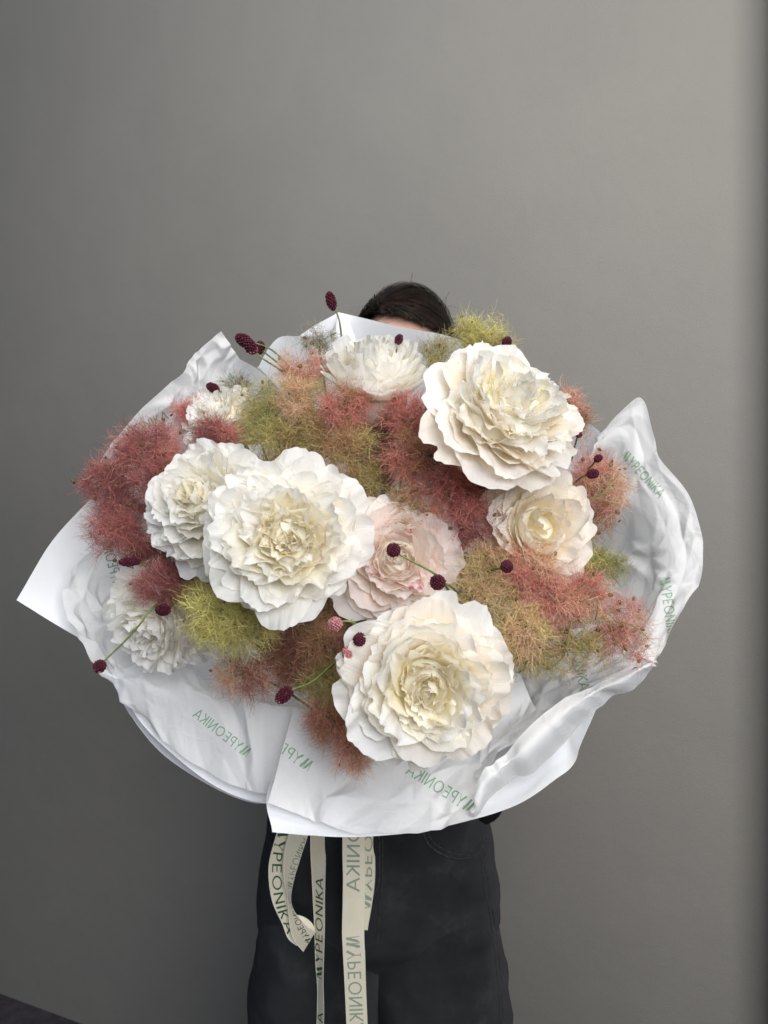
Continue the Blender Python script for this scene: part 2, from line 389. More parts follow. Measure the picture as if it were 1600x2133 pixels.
# rows: count, lean at base, lean at tip (degrees from the axis), length, half width, base radius, cupping radius, ruffle, jagged, outward curl, colour key
OPEN = [(9, 66, 86, 1.0, .46, .05, .9, .16, .03, 14, 0), (11, 62, 70, .97, .44, .05, .7, .17, .03, 10, 0), (12, 58, 56, .94, .40, .05, .55, .18, .04, 8, 0),
        (13, 50, 44, .90, .36, .05, .45, .20, .04, 6, 0), (14, 40, 32, .87, .32, .05, .4, .22, .05, 5, 1), (14, 30, 22, .83, .28, .04, .3, .24, .06, 3, 1), (14, 20, 12, .79, .23, .04, .24, .26, .07, 0, 2), (11, 9, 4, .75, .18, .02, .16, .28, .09, 0, 2)]
GCUP = [(9, 68, 84, 1.0, .48, .05, .9, .13, .03, 12, 0), (11, 64, 68, .98, .46, .05, .7, .15, .035, 10, 0), (12, 58, 54, .95, .42, .05, .55, .17, .04, 10, 0), (12, 50, 42, .92, .40, .05, .5, .18, .04, 8, 0),
        (11, 42, 32, .90, .40, .06, .46, .17, .04, 6, 1), (11, 33, 22, .84, .34, .07, .36, .18, .05, 2, 1), (12, 24, 12, .76, .27, .06, .26, .24, .06, 0, 2), (12, 11, 3, .68, .18, .03, .14, .28, .09, 0, 2)]
BOMB = [(8, 72, 86, 1.0, .54, .05, 1.0, .12, .02, 10, 0), (10, 68, 70, .96, .50, .05, .8, .13, .02, 8, 0), (11, 64, 56, .92, .44, .05, .40, .15, .025, 6, 0), (12, 55, 45, .91, .40, .05, .36, .16, .03, 4, 0),
        (12, 45, 35, .90, .37, .05, .32, .17, .03, 2, 1), (12, 34, 24, .88, .34, .04, .28, .18, .035, 0, 1), (10, 22, 14, .86, .30, .03, .22, .19, .04, 0, 1), (8, 10, 5, .85, .24, .02, .16, .2, .05, 0, 2)]
FLAT = [(7, 74, 88, 1.06, .56, .05, 1.0, .12, .02, 14, 0), (8, 68, 74, 1.02, .52, .05, .85, .13, .03, 12, 0), (11, 64, 60, .96, .44, .05, .6, .16, .03, 8, 0), (14, 56, 47, .94, .34, .05, .42, .18, .04, 5, 0),
        (14, 46, 37, .93, .31, .05, .36, .19, .04, 3, 0), (14, 36, 27, .92, .28, .04, .3, .20, .05, 0, 1), (12, 24, 16, .91, .25, .03, .24, .22, .06, 0, 1), (9, 11, 6, .90, .20, .02, .16, .24, .07, 0, 2)]
CUP = [(8, 88, 30, 1.0, .60, .12, .8, .06, .015, 14, 0), (8, 84, 16, 1.06, .58, .12, .7, .07, .02, 12, 0), (9, 76, 8, 1.10, .52, .10, .6, .09, .02, 10, 0), (10, 64, 2, 1.12, .44, .10, .5, .12, .03, 8, 1),
       (11, 50, 0, 1.12, .38, .08, .4, .14, .03, 6, 1), (10, 34, 0, 1.10, .32, .05, .3, .16, .04, 4, 2), (8, 16, 0, 1.06, .26, .02, .2, .18, .05, 0, 2)]
ROSE = [(8, 72, 70, 1.0, .56, .06, .8, .10, .02, 20, 0), (8, 66, 52, .97, .52, .08, .6, .12, .025, 22, 0), (8, 60, 34, .95, .48, .10, .48, .14, .025, 22, 1), (8, 52, 18, .90, .42, .10, .38, .15, .03, 16, 1),
        (7, 42, 6, .85, .36, .08, .28, .16, .04, 12, 1), (7, 26, -2, .80, .28, .04, .18, .18, .05, 4, 2)]
BALL = [(8, 74, 76, 1.08, .54, .06, .8, .10, .02, 14, 0), (8, 70, 62, 1.0, .52, .06, .65, .11, .02, 14, 0), (9, 64, 46, .94, .48, .08, .5, .13, .02, 12, 0), (9, 58, 32, .88, .43, .08, .4, .14, .03, 8, 0), (9, 48, 20, .84, .38, .08, .4, .14, .03, 4, 1),
        (8, 38, 8, .80, .34, .05, .30, .14, .03, 0, 1), (7, 26, 0, .78, .28, .04, .27, .15, .03, 0, 1), (6, 12, 0, .75, .20, .02, .2, .18, .05, 0, 2), (3, 30, 22, .84, .15, .08, .2, .25, .06, 10, 3)]
RUFF = [(9, 70, 66, 1.0, .52, .06, .8, .14, .03, 14, 0), (10, 62, 52, .97, .48, .06, .5, .16, .03, 10, 0), (11, 53, 40, .95, .44, .05, .4, .18, .04, 8, 1), (11, 42, 28, .94, .40, .04, .3, .2, .045, 4, 1), (10, 30, 18, .92, .34, .03, .2, .2, .05, 2, 1), (9, 14, 6, .90, .27, .02, .18, .2, .05, 0, 1)]

peony(600, 1122, .545, 180, (.02, -1, .12), OPEN, [['white'], ['white', 'cream'], ['cream']], 'largest ivory peony left of centre, wide open with layered petals and creamy heart', seed=11)
peony(434, 1046, .600, 150, (-.34, -.85, .34), BOMB, [['cool', 'white'], ['white'], ['white', 'cream']], 'cool white domed peony tucked behind the left side of the largest ivory peony', seed=12)
peony(1052, 862, .575, 168, (.34, -.78, .44), FLAT, [['white', 'ivory'], ['white', 'cream'], ['white', 'cream']], 'big white peony at upper right turned upward with broad guard petals hanging left', seed=13, core=.66)
peony(784, 812, .675, 112, (.02, -.48, .87), CUP, [['white', 'cool'], ['white'], ['white']], 'white cup-shaped peony seen from its side at the top below the paper peak', seed=14, lift=.1)
peony(1118, 1098, .610, 128, (.16, -.95, .12), ROSE, [['ivory'], ['ivory'], ['cream', 'ivory']], 'rose-like ivory peony with folded petals below the big upper right peony', seed=15, core=.48)
peony(828, 1165, .600, 138, (.02, -.97, .10), BALL, [['blush'], ['blush'], ['blush'], ['fleck']], 'pale pink peony with crimson flecked centre in the middle of the bouquet', seed=16, core=.5)
peony(888, 1424, .520, 184, (.02, -1, -.02), GCUP, [['white', 'ivory'], ['white', 'cream'], ['cream']], 'lowest large peony at the front with deep creamy yellow heart', seed=17, core=.50)
peony(330, 1288, .645, 124, (-.36, -.82, -.32), RUFF, [['white'], ['white'], ['white']], 'ragged white peony at lower left facing down beside dark pink fluff', seed=18)
peony(458, 872, .690, 86, (-.30, -.65, .52), RUFF, [['ivory', 'white'], ['white'], ['ivory']], 'smallest peony, half hidden at upper left under a dark burnet head', seed=19)

# ---------------------------------------------------------------- smoke bush
def ribbons(starts, dirs, lens, curl, width, npt=4, rs=rng):
    """thin curved hairs as narrow strips; returns verts, faces"""
    n = len(starts); p = starts.copy(); d = dirs/np.linalg.norm(dirs, axis=1)[:, None]
    ax = rs.normal(size=(n, 3)); ax /= np.linalg.norm(ax, axis=1)[:, None]
    side = np.cross(d, rs.normal(size=(n, 3))); side /= np.linalg.norm(side, axis=1)[:, None]+1e-9
    out = np.zeros((n, npt, 2, 3)); st = (lens/(npt-1))[:, None]
    for k in range(npt):
        wd = width*(1-.45*k/(npt-1)); wd = wd[:, None] if hasattr(wd, '__len__') else wd
        out[:, k, 0] = p-side*wd*.5; out[:, k, 1] = p+side*wd*.5
        d = d+np.cross(ax, d)*curl[:, None]+rs.normal(size=(n, 3))*.16; d /= np.linalg.norm(d, axis=1)[:, None]
        p = p+d*st
    V = out.reshape(-1, 3); base = (np.arange(n)*npt*2)[:, None, None]
    seg = np.array([[2*k, 2*k+1, 2*k+3, 2*k+2] for k in range(npt-1)])[None]
    return V, (base+seg).reshape(-1, 4)

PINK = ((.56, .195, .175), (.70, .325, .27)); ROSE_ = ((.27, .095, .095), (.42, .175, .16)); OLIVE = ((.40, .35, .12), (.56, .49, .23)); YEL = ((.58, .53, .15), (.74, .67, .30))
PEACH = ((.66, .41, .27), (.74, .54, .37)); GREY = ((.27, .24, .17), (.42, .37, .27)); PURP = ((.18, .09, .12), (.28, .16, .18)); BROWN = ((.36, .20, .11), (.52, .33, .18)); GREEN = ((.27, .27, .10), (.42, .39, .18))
def sprig(label, blobs, seed, dens=1.0, twigs=()):
    """blobs: (px, py, d, semi x px, semi y px, angle, main palette, second palette, share of second)"""
    rs = np.random.default_rng(seed); pr = random.Random(seed)
    b0 = blobs[0]; root = empty('smoke_bush_sprig', P(b0[0], b0[1], b0[2]+.01), label, 'flower', 'smoke bush sprigs in the bouquet')
    VV = []; FF = []; CC = []; off = 0; branch = []
    for (px, py, d, sx, sy, ang, pa, pb, share, *rest) in blobs:
        dn = dens*(rest[0] if rest else 1)
        c = np.array(P(px, py, d)); s = d/F
        ax = sx*s*.89; az = sy*s*.89; ay = min(ax, az)*.8
        K = int(108*dn*(sx*sy/5600)**.85)+14
        q = rs.normal(size=(K, 3)); q /= np.linalg.norm(q, axis=1)[:, None]; q *= (rs.uniform(.05, 1, K)**.50)[:, None]
        lump = np.array([1+.20*noise.noise(Vector(qq*4)+Vector((seed, 5, px)))+.55*noise.noise(Vector(qq*1.6)+Vector((seed, 0, px))) for qq in q])[:, None]; q = q*lump
        loc = q*np.array([ax, ay, az]); ca, sa = math.cos(R(ang)), math.sin(R(ang))
        nodes = np.stack([loc[:, 0]*ca-loc[:, 2]*sa, loc[:, 1], loc[:, 0]*sa+loc[:, 2]*ca], 1)+c
        per = 42; n = K*per
        idx = np.repeat(np.arange(K), per)
        outw = q[idx]/(np.linalg.norm(q[idx], axis=1)[:, None]+1e-6)
        outw = np.stack([outw[:, 0]*ca-outw[:, 2]*sa, outw[:, 1], outw[:, 0]*sa+outw[:, 2]*ca], 1)
        dirs = rs.normal(size=(n, 3))+outw*.75
        st = nodes[idx]+rs.normal(size=(n, 3))*.0012
        lens = rs.uniform(.006, .018, n)*(1+.2*(sx*sy/5600)); 
        # second generation: hairs that fork from the middle of other hairs
        dnm = dirs/np.linalg.norm(dirs, axis=1)[:, None]; fk = rs.random(n) < .35
        st[fk] += dnm[fk]*lens[fk][:, None]*.45; dirs[fk] += rs.normal(size=(fk.sum(), 3))*.8*np.linalg.norm(dirs[fk], axis=1)[:, None]*.6; lens[fk] *= .7
        V, Fc = ribbons(st, dirs, lens, rs.normal(0, .70, n), rs.uniform(.00022, .00036, n), 5, rs)
        # colour differs from node to node and hair to hair
        nz = np.array([noise.noise(Vector(x*30)+Vector((seed*3.1, 0, 0))) for x in nodes])
        t = (nz*1.5+.5+rs.normal(0, .22, K)+(share-.5)*1.6)[idx]+rs.normal(0, .26, n); t = (t > .5).astype(float)*.75+np.clip(t, 0, 1)*.25
        m1 = rs.random(n)[:, None]; A = np.array(pa[0])*(1-m1)+np.array(pa[1])*m1; B = np.array(pb[0])*(1-m1)+np.array(pb[1])*m1
        Cn = A*(1-t[:, None])+B*t[:, None]
        Cn = Cn*rs.uniform(.72, 1.38, n)[:, None]
        VV.append(V); FF.append(Fc+off); CC.append(np.repeat(Cn, 10, axis=0)); off += len(V)
        # forked green branchlets that carry the hairs
        gc = np.array((.16, .19, .05)); nb = K
        hub = c+(rs.normal(size=(nb, 3))*.25)*np.array([ax, ay, az])+np.array([0, .006, 0])
        dv = nodes-hub; ln = np.linalg.norm(dv, axis=1)
        V, Fc = ribbons(hub, dv, ln, rs.normal(0, .08, nb), np.full(nb, .0006), 5, rs)
        VV.append(V); FF.append(Fc+off); CC.append(np.repeat(np.tile(gc, (nb, 1)), 10, axis=0)); off += len(V)
        branch.append(Vector(c)+Vector((0, .012, 0)))
        for i in range(max(4, int(16*(sx*sy/5600)))):
            k = pr.randrange(K); pos = Vector(nodes[k]+(nodes[k]-c)*pr.uniform(.15, .4)); pos.y = min(pos.y, c[1]-ay*.3*pr.random())
            o = link('seed', SEED, None, root); o.location = pos-root.location; o.rotation_euler = (pr.uniform(0, 3), pr.uniform(0, 3), pr.uniform(0, 3)); z = pr.uniform(.7, 1.35); o.scale = (z, z, z)
    V = np.vstack(VV); Fc = np.vstack(FF); Cn = np.vstack(CC).clip(0, 1)
    me = mesh_np('fluff', local(root, V), Fc)
    a = me.color_attributes.new('tint', 'FLOAT_COLOR', 'POINT')
    a.data.foreach_set('color', np.hstack([Cn, np.ones((len(Cn), 1))]).astype(np.float32).ravel())
    tag(link('fluff', me, M['fluff'], root), kind='stuff')
    parts = []
    for b in branch:
        pts = arc([b, b.lerp(BIND, .3)+Vector((0, .03, 0)), BIND+Vector((pr.uniform(-.012, .012), pr.uniform(-.012, .012), .01))], 10); parts.append(tube_np(pts, .0013, 5))
    v, f = join_np(parts); link('stem', mesh_np('stem', local(root, v), f), M['stem'], root)
    for tw in twigs:
        *pp, r0 = tw; pts = arc([P(*q) for q in pp], 10); v, f = tube_np(pts, list(np.linspace(r0, r0*.45, 10)), 5)
        link('twig', mesh_np('twig', local(root, v), f), M['twig'], root)
    return root
bm = bmesh.new(); bmesh.ops.create_icosphere(bm, subdivisions=1, radius=.0017); bmesh.ops.scale(bm, vec=(1, .65, 1.25), verts=bm.verts)
SEED = bpy.data.meshes.new('seed'); bm.to_mesh(SEED); bm.free(); SEED.materials.append(M['seed'])
for p in SEED.polygons: p.use_smooth = True

sprig('dusky pink smoke bush plume filling the far left side beside the cool white peony', [
    (305, 935, .665, 80, 60, 10, PINK, ROSE_, .45), (235, 1010, .670, 58, 62, 20, ROSE_, PINK, .35), (250, 1095, .665, 68, 72, 0, ROSE_, PINK, .30), (335, 1010, .66, 55, 70, 0, ROSE_, PINK, .3), (300, 1150, .68, 40, 35, 0, ROSE_, BROWN, .3)], 21, 1.15)
sprig('small rose pink smoke bush tufts around the smallest peony at upper left', [
    (396, 862, .700, 34, 36, 0, PINK, ROSE_, .4), (456, 902, .66, 60, 34, 5, PINK, ROSE_, .5)], 22)
sprig('olive green smoke bush plume right of the smallest peony', [
    (548, 868, .665, 52, 66, 10, GREEN, OLIVE, .45), (575, 915, .65, 50, 40, 0, OLIVE, BROWN, .4)], 23)
sprig('peach and olive smoke bush plume left of the cup-shaped top peony', [
    (635, 775, .675, 66, 40, -20, PEACH, PINK, .35, .7), (625, 835, .655, 74, 52, 0, OLIVE, PEACH, .45), (660, 900, .645, 50, 45, 0, OLIVE, BROWN, .4)], 24)
sprig('pink topped brown-olive smoke bush plume above and right of the largest peony', [
    (722, 850, .635, 54, 52, 0, PINK, BROWN, .45), (725, 930, .630, 60, 56, 0, BROWN, OLIVE, .45), (755, 1000, .635, 44, 42, 0, OLIVE, BROWN, .4), (640, 915, .65, 60, 36, 0, OLIVE, BROWN, .4)], 25)
sprig('long deep pink smoke bush plume in the centre beside the upper right peony', [
    (852, 872, .635, 52, 54, 0, PINK, ROSE_, .35), (868, 955, .615, 66, 64, 0, PINK, BROWN, .35), (935, 1005, .605, 72, 78, -30, PINK, ROSE_, .3), (975, 1085, .605, 62, 62, 0, PINK, ROSE_, .5), (865, 1060, .61, 62, 56, 0, BROWN, OLIVE, .45), (905, 1085, .61, 34, 34, 0, PEACH, PINK, .5, .6)], 26, 1.1)
sprig('dark rose smoke bush tuft just under the cool white domed peony', [(355, 1212, .615, 74, 48, 0, ROSE_, PINK, .3)], 27, 1.25)
sprig('bright yellow-green smoke bush plume below the largest peony', [
    (487, 1295, .575, 92, 78, -10, YEL, OLIVE, .32), (560, 1255, .59, 45, 45, 0, YEL, PEACH, .3), (425, 1245, .60, 40, 40, 0, OLIVE, YEL, .5)], 28, 1.0)
sprig('rusty pink smoke bush plume hanging below the yellow-green one', [
    (510, 1405, .625, 82, 44, 0, PEACH, ROSE_, .45, .8), (600, 1365, .635, 46, 50, 0, ROSE_, BROWN, .4)], 29)
sprig('brown and olive smoke bush plume left of the lowest peony', [
    (665, 1345, .605, 62, 62, 0, BROWN, ROSE_, .45), (680, 1430, .600, 56, 58, 0, OLIVE, PEACH, .4), (620, 1400, .63, 36, 40, 0, ROSE_, BROWN, .4)], 30)
sprig('rust red smoke bush plume spilling onto the tissue left of the lowest peony', [
    (690, 1505, .600, 54, 44, -30, PINK, BROWN, .3), (738, 1562, .595, 42, 40, -45, PEACH, PINK, .55)], 31, 1.1)
sprig('golden olive and pink smoke bush plume right of the pink centre peony', [
    (1005, 1240, .585, 66, 74, 0, OLIVE, PEACH, .42), (1095, 1195, .590, 72, 60, -15, PINK, PEACH, .35), (1085, 1310, .585, 66, 66, 0, YEL, PEACH, .45), (1150, 1250, .59, 50, 50, 0, PINK, PEACH, .5), (1020, 1170, .60, 50, 40, 0, PEACH, OLIVE, .5)], 32, 1.05)
sprig('airy coral pink smoke bush plume reaching right over the white tissue', [
    (1290, 1315, .620, 78, 78, 0, PINK, PEACH, .25, .42), (1185, 1345, .615, 86, 52, 0, OLIVE, PEACH, .45, .5), (1205, 1240, .60, 62, 52, 0, PEACH, PINK, .45, .8), (1105, 1372, .61, 60, 30, 0, OLIVE, PEACH, .4, .7)], 33, 1.0, [
    ((1125, 1300, .60), (1190, 1296, .595), (1250, 1292, .592), (1300, 1296, .595), .0011), ((1250, 1292, .592), (1280, 1270, .59), (1310, 1250, .592), .0006), ((1190, 1296, .595), (1183, 1330, .59), (1175, 1365, .592), (1150, 1390, .60), .0007),
    ((1183, 1330, .59), (1205, 1350, .59), (1230, 1375, .595), .0005), ((1270, 1294, .592), (1280, 1330, .59), (1300, 1365, .595), .0006), ((1300, 1296, .595), (1330, 1310, .597), (1350, 1330, .60), .0005), ((1240, 1292, .592), (1245, 1260, .588), (1235, 1225, .59), .0005)])
sprig('small yellow-green smoke bush tuft right of the rose-like peony', [(1248, 1180, .635, 60, 38, 0, GREEN, YEL, .5)], 34)
sprig('peach pink smoke bush plume right of the big upper right peony', [
    (1245, 1010, .640, 72, 74, 0, PEACH, PINK, .45, .75), (1225, 1085, .645, 50, 44, 0, BROWN, PINK, .45, .8)], 35, 1.0, [
    ((1195, 1075, .62), (1225, 1050, .615), (1262, 1022, .61), (1290, 985, .615), .0009), ((1240, 1038, .612), (1270, 1045, .61), (1300, 1060, .615), .0005), ((1225, 1050, .615), (1220, 1020, .612), (1228, 985, .615), .0005)])
sprig('yellow-olive smoke bush plume standing up at the top beside the hair', [
    (1000, 700, .700, 62, 42, 10, YEL, OLIVE, .45, .9), (905, 740, .71, 46, 32, 0, GREY, OLIVE, .4, .8), (1040, 725, .68, 28, 26, 0, BROWN, OLIVE, .4, .8)], 36)
sprig('faded grey smoke bush tuft left of the cup-shaped top peony', [(662, 712, .72, 34, 24, 20, GREY, PURP, .3, .5), (495, 805, .72, 28, 20, 0, GREY, PURP, .4, .5)], 37)
sprig('dull purple smoke bush tuft directly below the cup-shaped top peony', [(755, 812, .65, 28, 26, 0, PURP, GREY, .3), (808, 900, .66, 26, 50, 0, ROSE_, GREEN, .4)], 38)
sprig('little pink smoke bush tuft peeping out right of the big upper right peony', [(1190, 838, .66, 26, 32, 0, PINK, PEACH, .4, .7), (1205, 880, .66, 14, 22, 0, BROWN, PINK, .4, .7)], 39)

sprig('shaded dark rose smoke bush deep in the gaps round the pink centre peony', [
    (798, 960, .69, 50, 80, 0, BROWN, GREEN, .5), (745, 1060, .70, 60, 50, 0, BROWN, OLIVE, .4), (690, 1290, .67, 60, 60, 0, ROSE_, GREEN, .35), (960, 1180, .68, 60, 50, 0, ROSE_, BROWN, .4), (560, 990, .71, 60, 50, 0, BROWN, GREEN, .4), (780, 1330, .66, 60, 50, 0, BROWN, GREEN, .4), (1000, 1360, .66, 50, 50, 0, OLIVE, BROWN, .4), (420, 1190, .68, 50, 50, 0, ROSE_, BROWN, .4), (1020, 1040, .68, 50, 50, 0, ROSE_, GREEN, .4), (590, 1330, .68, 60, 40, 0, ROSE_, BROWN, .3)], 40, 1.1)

# ---------------------------------------------------------------- burnets (dark bobble heads)
def burnet(px, py, d, wpx, hpx, ang, label, path, pale=False, seed=0, dry=False):
    c = P(px, py, d); s = d/F; root = empty('burnet_flower', c, label, 'flower', 'burnet heads in the bouquet')
    rs = random.Random(seed); bm = bmesh.new()
    a, b = wpx*s*.5, hpx*s*.5
    n = 84
    base = bmesh.ops.create_icosphere(bm, subdivisions=2, radius=1)['verts']
    for v in base: v.co = Vector((v.co.x*a*.80, v.co.y*a*.80, v.co.z*b*.84))
    for i in range(n):
        z = 1-2*(i+.5)/n; q = math.sqrt(1-z*z); t = i*2.39996
        p = Vector((q*math.cos(t)*a, q*math.sin(t)*a, z*b))*.93; rr = .00112*rs.uniform(.7, 1.25)*(a/.0055)**.4
        vs = bmesh.ops.create_icosphere(bm, subdivisions=1, radius=rr)['verts']
        nrm = p.normalized(); m4 = nrm.to_track_quat('Z', 'Y').to_matrix()
        for v in vs: v.co = m4 @ Vector((v.co.x, v.co.y, v.co.z*1.35)) + p
    me = bpy.data.meshes.new('flower_head'); bm.to_mesh(me); bm.free()
    for p in me.polygons: p.use_smooth = True
    o = link('flower_head', me, M['burnet_pale' if pale else 'burnet'], root); o.rotation_euler = (rs.uniform(-.2, .2), R(ang), 0)
    if dry:                                  # a paler collar of spent florets at the stem end
        bm = bmesh.new()
        for i in range(26):
            t = rs.uniform(0, 6.28); z = rs.uniform(-.98, -.55); q = math.sqrt(1-z*z)
            p = Vector((q*math.cos(t)*a, q*math.sin(t)*a, z*b))*1.03
            for v in bmesh.ops.create_icosphere(bm, subdivisions=1, radius=.0008)['verts']: v.co += p
        me = bpy.data.meshes.new('spent_floret'); bm.to_mesh(me); bm.free()
        o = link('spent_floret', me, M['burnet_pale'], root); o.rotation_euler = (0, R(ang), 0); o['kind'] = 'stuff'
    pts = [c]+[P(*q) for q in path]; pts = arc(pts, 14)
    v, f = tube_np(pts, list(np.linspace(.0007, .0010, 14)), 6); link('stem', mesh_np('stem', local(root, v), f), M['stem'], root)
burnet(690, 627, .72, 20, 40, -14, 'tall burnet head standing above the paper peak left of the hair', [(703, 655, .722), (709, 680, .725), (713, 720, .74)], seed=1)
burnet(508, 709, .70, 24, 36, -60, 'leftmost burnet head of the cluster of three at upper left', [(560, 725, .70), (600, 760, .69), (640, 800, .70)], seed=2)
burnet(522, 722, .69, 24, 34, -35, 'middle burnet head of the cluster of three at upper left, with pale collar', [(545, 745, .69), (580, 768, .685), (620, 800, .69)], seed=3, dry=True)
burnet(541, 724, .705, 20, 26, 10, 'rightmost burnet head of the cluster of three at upper left', [(556, 738, .705), (588, 765, .70), (620, 810, .71)], seed=4)
burnet(831, 707, .665, 15, 20, 20, 'little burnet head peeping over the cup-shaped top peony', [(826, 722, .67), (826, 760, .70)], seed=5)
burnet(1056, 713, .640, 17, 22, 15, 'burnet head at the top edge of the big upper right peony', [(1050, 730, .65), (1040, 780, .68)], seed=6)
burnet(444, 808, .69, 18, 30, -60, 'burnet head just above the smallest peony', [(460, 816, .69), (475, 830, .70), (490, 870, .72)], seed=7)
burnet(270, 1170, .615, 18, 44, 86, 'lying dark burnet head at left above the ragged peony', [(292, 1176, .62), (320, 1180, .64), (360, 1200, .68)], seed=8)
burnet(340, 1270, .60, 22, 30, 90, 'dark burnet head on top of the ragged lower left peony', [(355, 1262, .61), (390, 1250, .64)], seed=9)
burnet(208, 1388, .600, 23, 25, 25, 'burnet head on a long stem resting at the lower left tissue corner', [(222, 1372, .602), (258, 1338, .60), (292, 1300, .595), (312, 1272, .60), (350, 1240, .64)], seed=10, dry=True)
burnet(592, 1448, .565, 26, 40, 50, 'big burnet head hanging on the tissue left of the lowest peony', [(612, 1435, .565), (650, 1420, .57), (690, 1385, .585), (720, 1360, .62)], seed=11, dry=True)
burnet(698, 1300, .530, 28, 27, 0, 'pale pink burnet head between the largest and lowest peonies', [(715, 1294, .53), (735, 1296, .532), (747, 1310, .54), (750, 1350, .60)], pale=True, seed=12)
burnet(749, 1332, .515, 23, 25, 0, 'dark round burnet head at the left edge of the lowest peony', [(742, 1318, .53), (735, 1300, .56), (730, 1290, .62)], seed=13)
burnet(725, 1360, .520, 22, 24, 0, 'brown dried burnet head below the dark one at the lowest peony', [(735, 1350, .535), (750, 1340, .60)], pale=True, seed=14)
burnet(820, 1146, .530, 26, 25, 0, 'round burnet head in front of the pink centre peony', [(836, 1157, .53), (870, 1175, .53), (905, 1195, .535), (925, 1215, .54), (940, 1240, .60)], seed=15)
burnet(912, 1213, .525, 29, 30, 0, 'round burnet head at the lower right edge of the pink centre peony', [(926, 1215, .53), (940, 1222, .54), (960, 1240, .60)], seed=16)
burnet(1056, 1180, .545, 23, 23, 0, 'round burnet head in the pink and golden fluff right of centre', [(1040, 1184, .56), (1000, 1190, .61)], seed=17)
burnet(1235, 987, .600, 17, 25, 80, 'burnet head lying in the peach pink plume at right', [(1215, 992, .61), (1190, 1010, .66)], seed=18)
burnet(1246, 955, .615, 13, 17, 50, 'smaller burnet head above the one in the peach pink plume', [(1236, 966, .62), (1215, 990, .66)], seed=19)
burnet(1206, 905, .64, 11, 12, 0, 'tiny burnet bud right of the big upper right peony', [(1200, 920, .65), (1190, 960, .68)], seed=20)

# ---------------------------------------------------------------- wrapping
def patch(rows, nu, nv, amp=0, sc=22, seed=0, fine=0):
    rows = [[list(P(*c)) for c in r] for r in rows]
    rr = np.array([catmull(r, nu) for r in rows])
    V = np.array([catmull(rr[:, i], nv) for i in range(nu)]).transpose(1, 0, 2)
    du = np.gradient(V, axis=1); dv = np.gradient(V, axis=0); N = np.cross(du, dv); N /= np.linalg.norm(N, axis=2)[..., None]+1e-12
    if amp:
        rs = np.random.default_rng(seed+100); H = np.zeros((nv, nu)); su = np.linalg.norm(V[0, -1]-V[0, 0])+np.linalg.norm(V[-1, -1]-V[-1, 0]); sv = np.linalg.norm(V[-1, 0]-V[0, 0])+np.linalg.norm(V[-1, -1]-V[0, -1])
        for cell, am in ((.065, .3), (.030, .9), (.014, .85)) if sc > 10 else ((.09, 1.0), (.05, .3)):
            ang = rs.uniform(0, 3.14); uu, vv = np.meshgrid(np.linspace(0, su*.5/cell, nu), np.linspace(0, sv*.5/cell, nv))
            n1 = np.array([[noise.noise(Vector((a_*.35, b_*.35, seed))) for a_, b_ in zip(ra, rb)] for ra, rb in zip(uu, vv)])
            x = uu*math.cos(ang)-vv*math.sin(ang)+n1*1.3+40; y = uu*math.sin(ang)+vv*math.cos(ang)+np.roll(n1, 7, 1)*1.3+40
            T = rs.normal(0, 1, (120, 120)); i = np.floor(x).astype(int); j = np.floor(y).astype(int); fx = x-i; fy = y-j; i %= 119; j %= 119
            flip = ((i+j) % 2 == 1); gx = np.where(flip, 1-fx, fx); A = np.where(flip, T[i+1, j], T[i, j]); B = np.where(flip, T[i, j], T[i+1, j]); C_ = np.where(flip, T[i+1, j+1], T[i, j+1]); D_ = np.where(flip, T[i, j+1], T[i+1, j+1])
            tri = gx+fy < 1
            h = np.where(tri, A+(B-A)*gx+(C_-A)*fy, D_+(C_-D_)*(1-gx)+(B-D_)*(1-fy))
            H += h*am*(.35+1.1*np.clip(n1*1.6+.4, 0, 1) if am < 1 else 1)
        V += N*(H*amp)[..., None]
        if fine: V += N*fine*rng.normal(size=(nv, nu))[..., None]
    uv = np.stack(np.meshgrid(np.linspace(0, 1, nu), np.linspace(0, 1, nv)), -1)
    return V.reshape(-1, 3), grid_faces(nu, nv), uv.reshape(-1, 2)
def sheet(name, label, cat, rows, m, nu=50, nv=34, amp=.004, sc=22, seed=0, group=None):
    if m == 'tissue': nu, nv = int(nu*1.9), int(nv*1.9)
    c = P(*rows[len(rows)//2][len(rows[0])//2])
    root = empty(name, c, label, cat, group)
    V, Fc, uv = patch(rows, nu, nv, amp, sc, seed)
    o = link('paper_sheet', mesh_np('paper_sheet', local(root, V), Fc, uv), M[m], root)
    root['_k'] = seed; del root['_k']
    return root, BVHTree.FromPolygons([tuple(v) for v in V], [tuple(f) for f in Fc])
WP = 'white wrapping paper sheets'; TP = 'printed tissue paper sheets'
sheet('wrapping_paper', 'stiff white paper sheet whose pointed corner sticks out farthest left', 'paper', [
    [(35, 1250, .700), (110, 1125, .722), (195, 1030, .75), (310, 900, .80)],
    [(95, 1287, .715), (200, 1200, .77), (310, 1080, .81), (390, 980, .84)],
    [(162, 1327, .735), (300, 1260, .81), (400, 1150, .85), (480, 1050, .88)]], 'paper', 40, 30, .0015, 8, 1, WP)
sheet('wrapping_paper', 'white paper sheet curving round the lower left below the tissue', 'paper', [
    [(150, 1290, .745), (195, 1370, .725), (243, 1430, .70), (300, 1512, .688), (380, 1588, .678), (450, 1638, .671), (520, 1667, .667), (600, 1678, .664)],
    [(260, 1290, .775), (300, 1350, .76), (340, 1400, .75), (400, 1460, .745), (470, 1510, .74), (530, 1545, .735), (580, 1560, .73), (640, 1570, .73)],
    [(430, 1200, .87), (460, 1240, .87), (490, 1270, .87), (520, 1300, .87), (560, 1330, .87), (600, 1350, .87), (640, 1370, .87), (680, 1380, .87)]], 'paper', 56, 30, .002, 8, 2, WP)
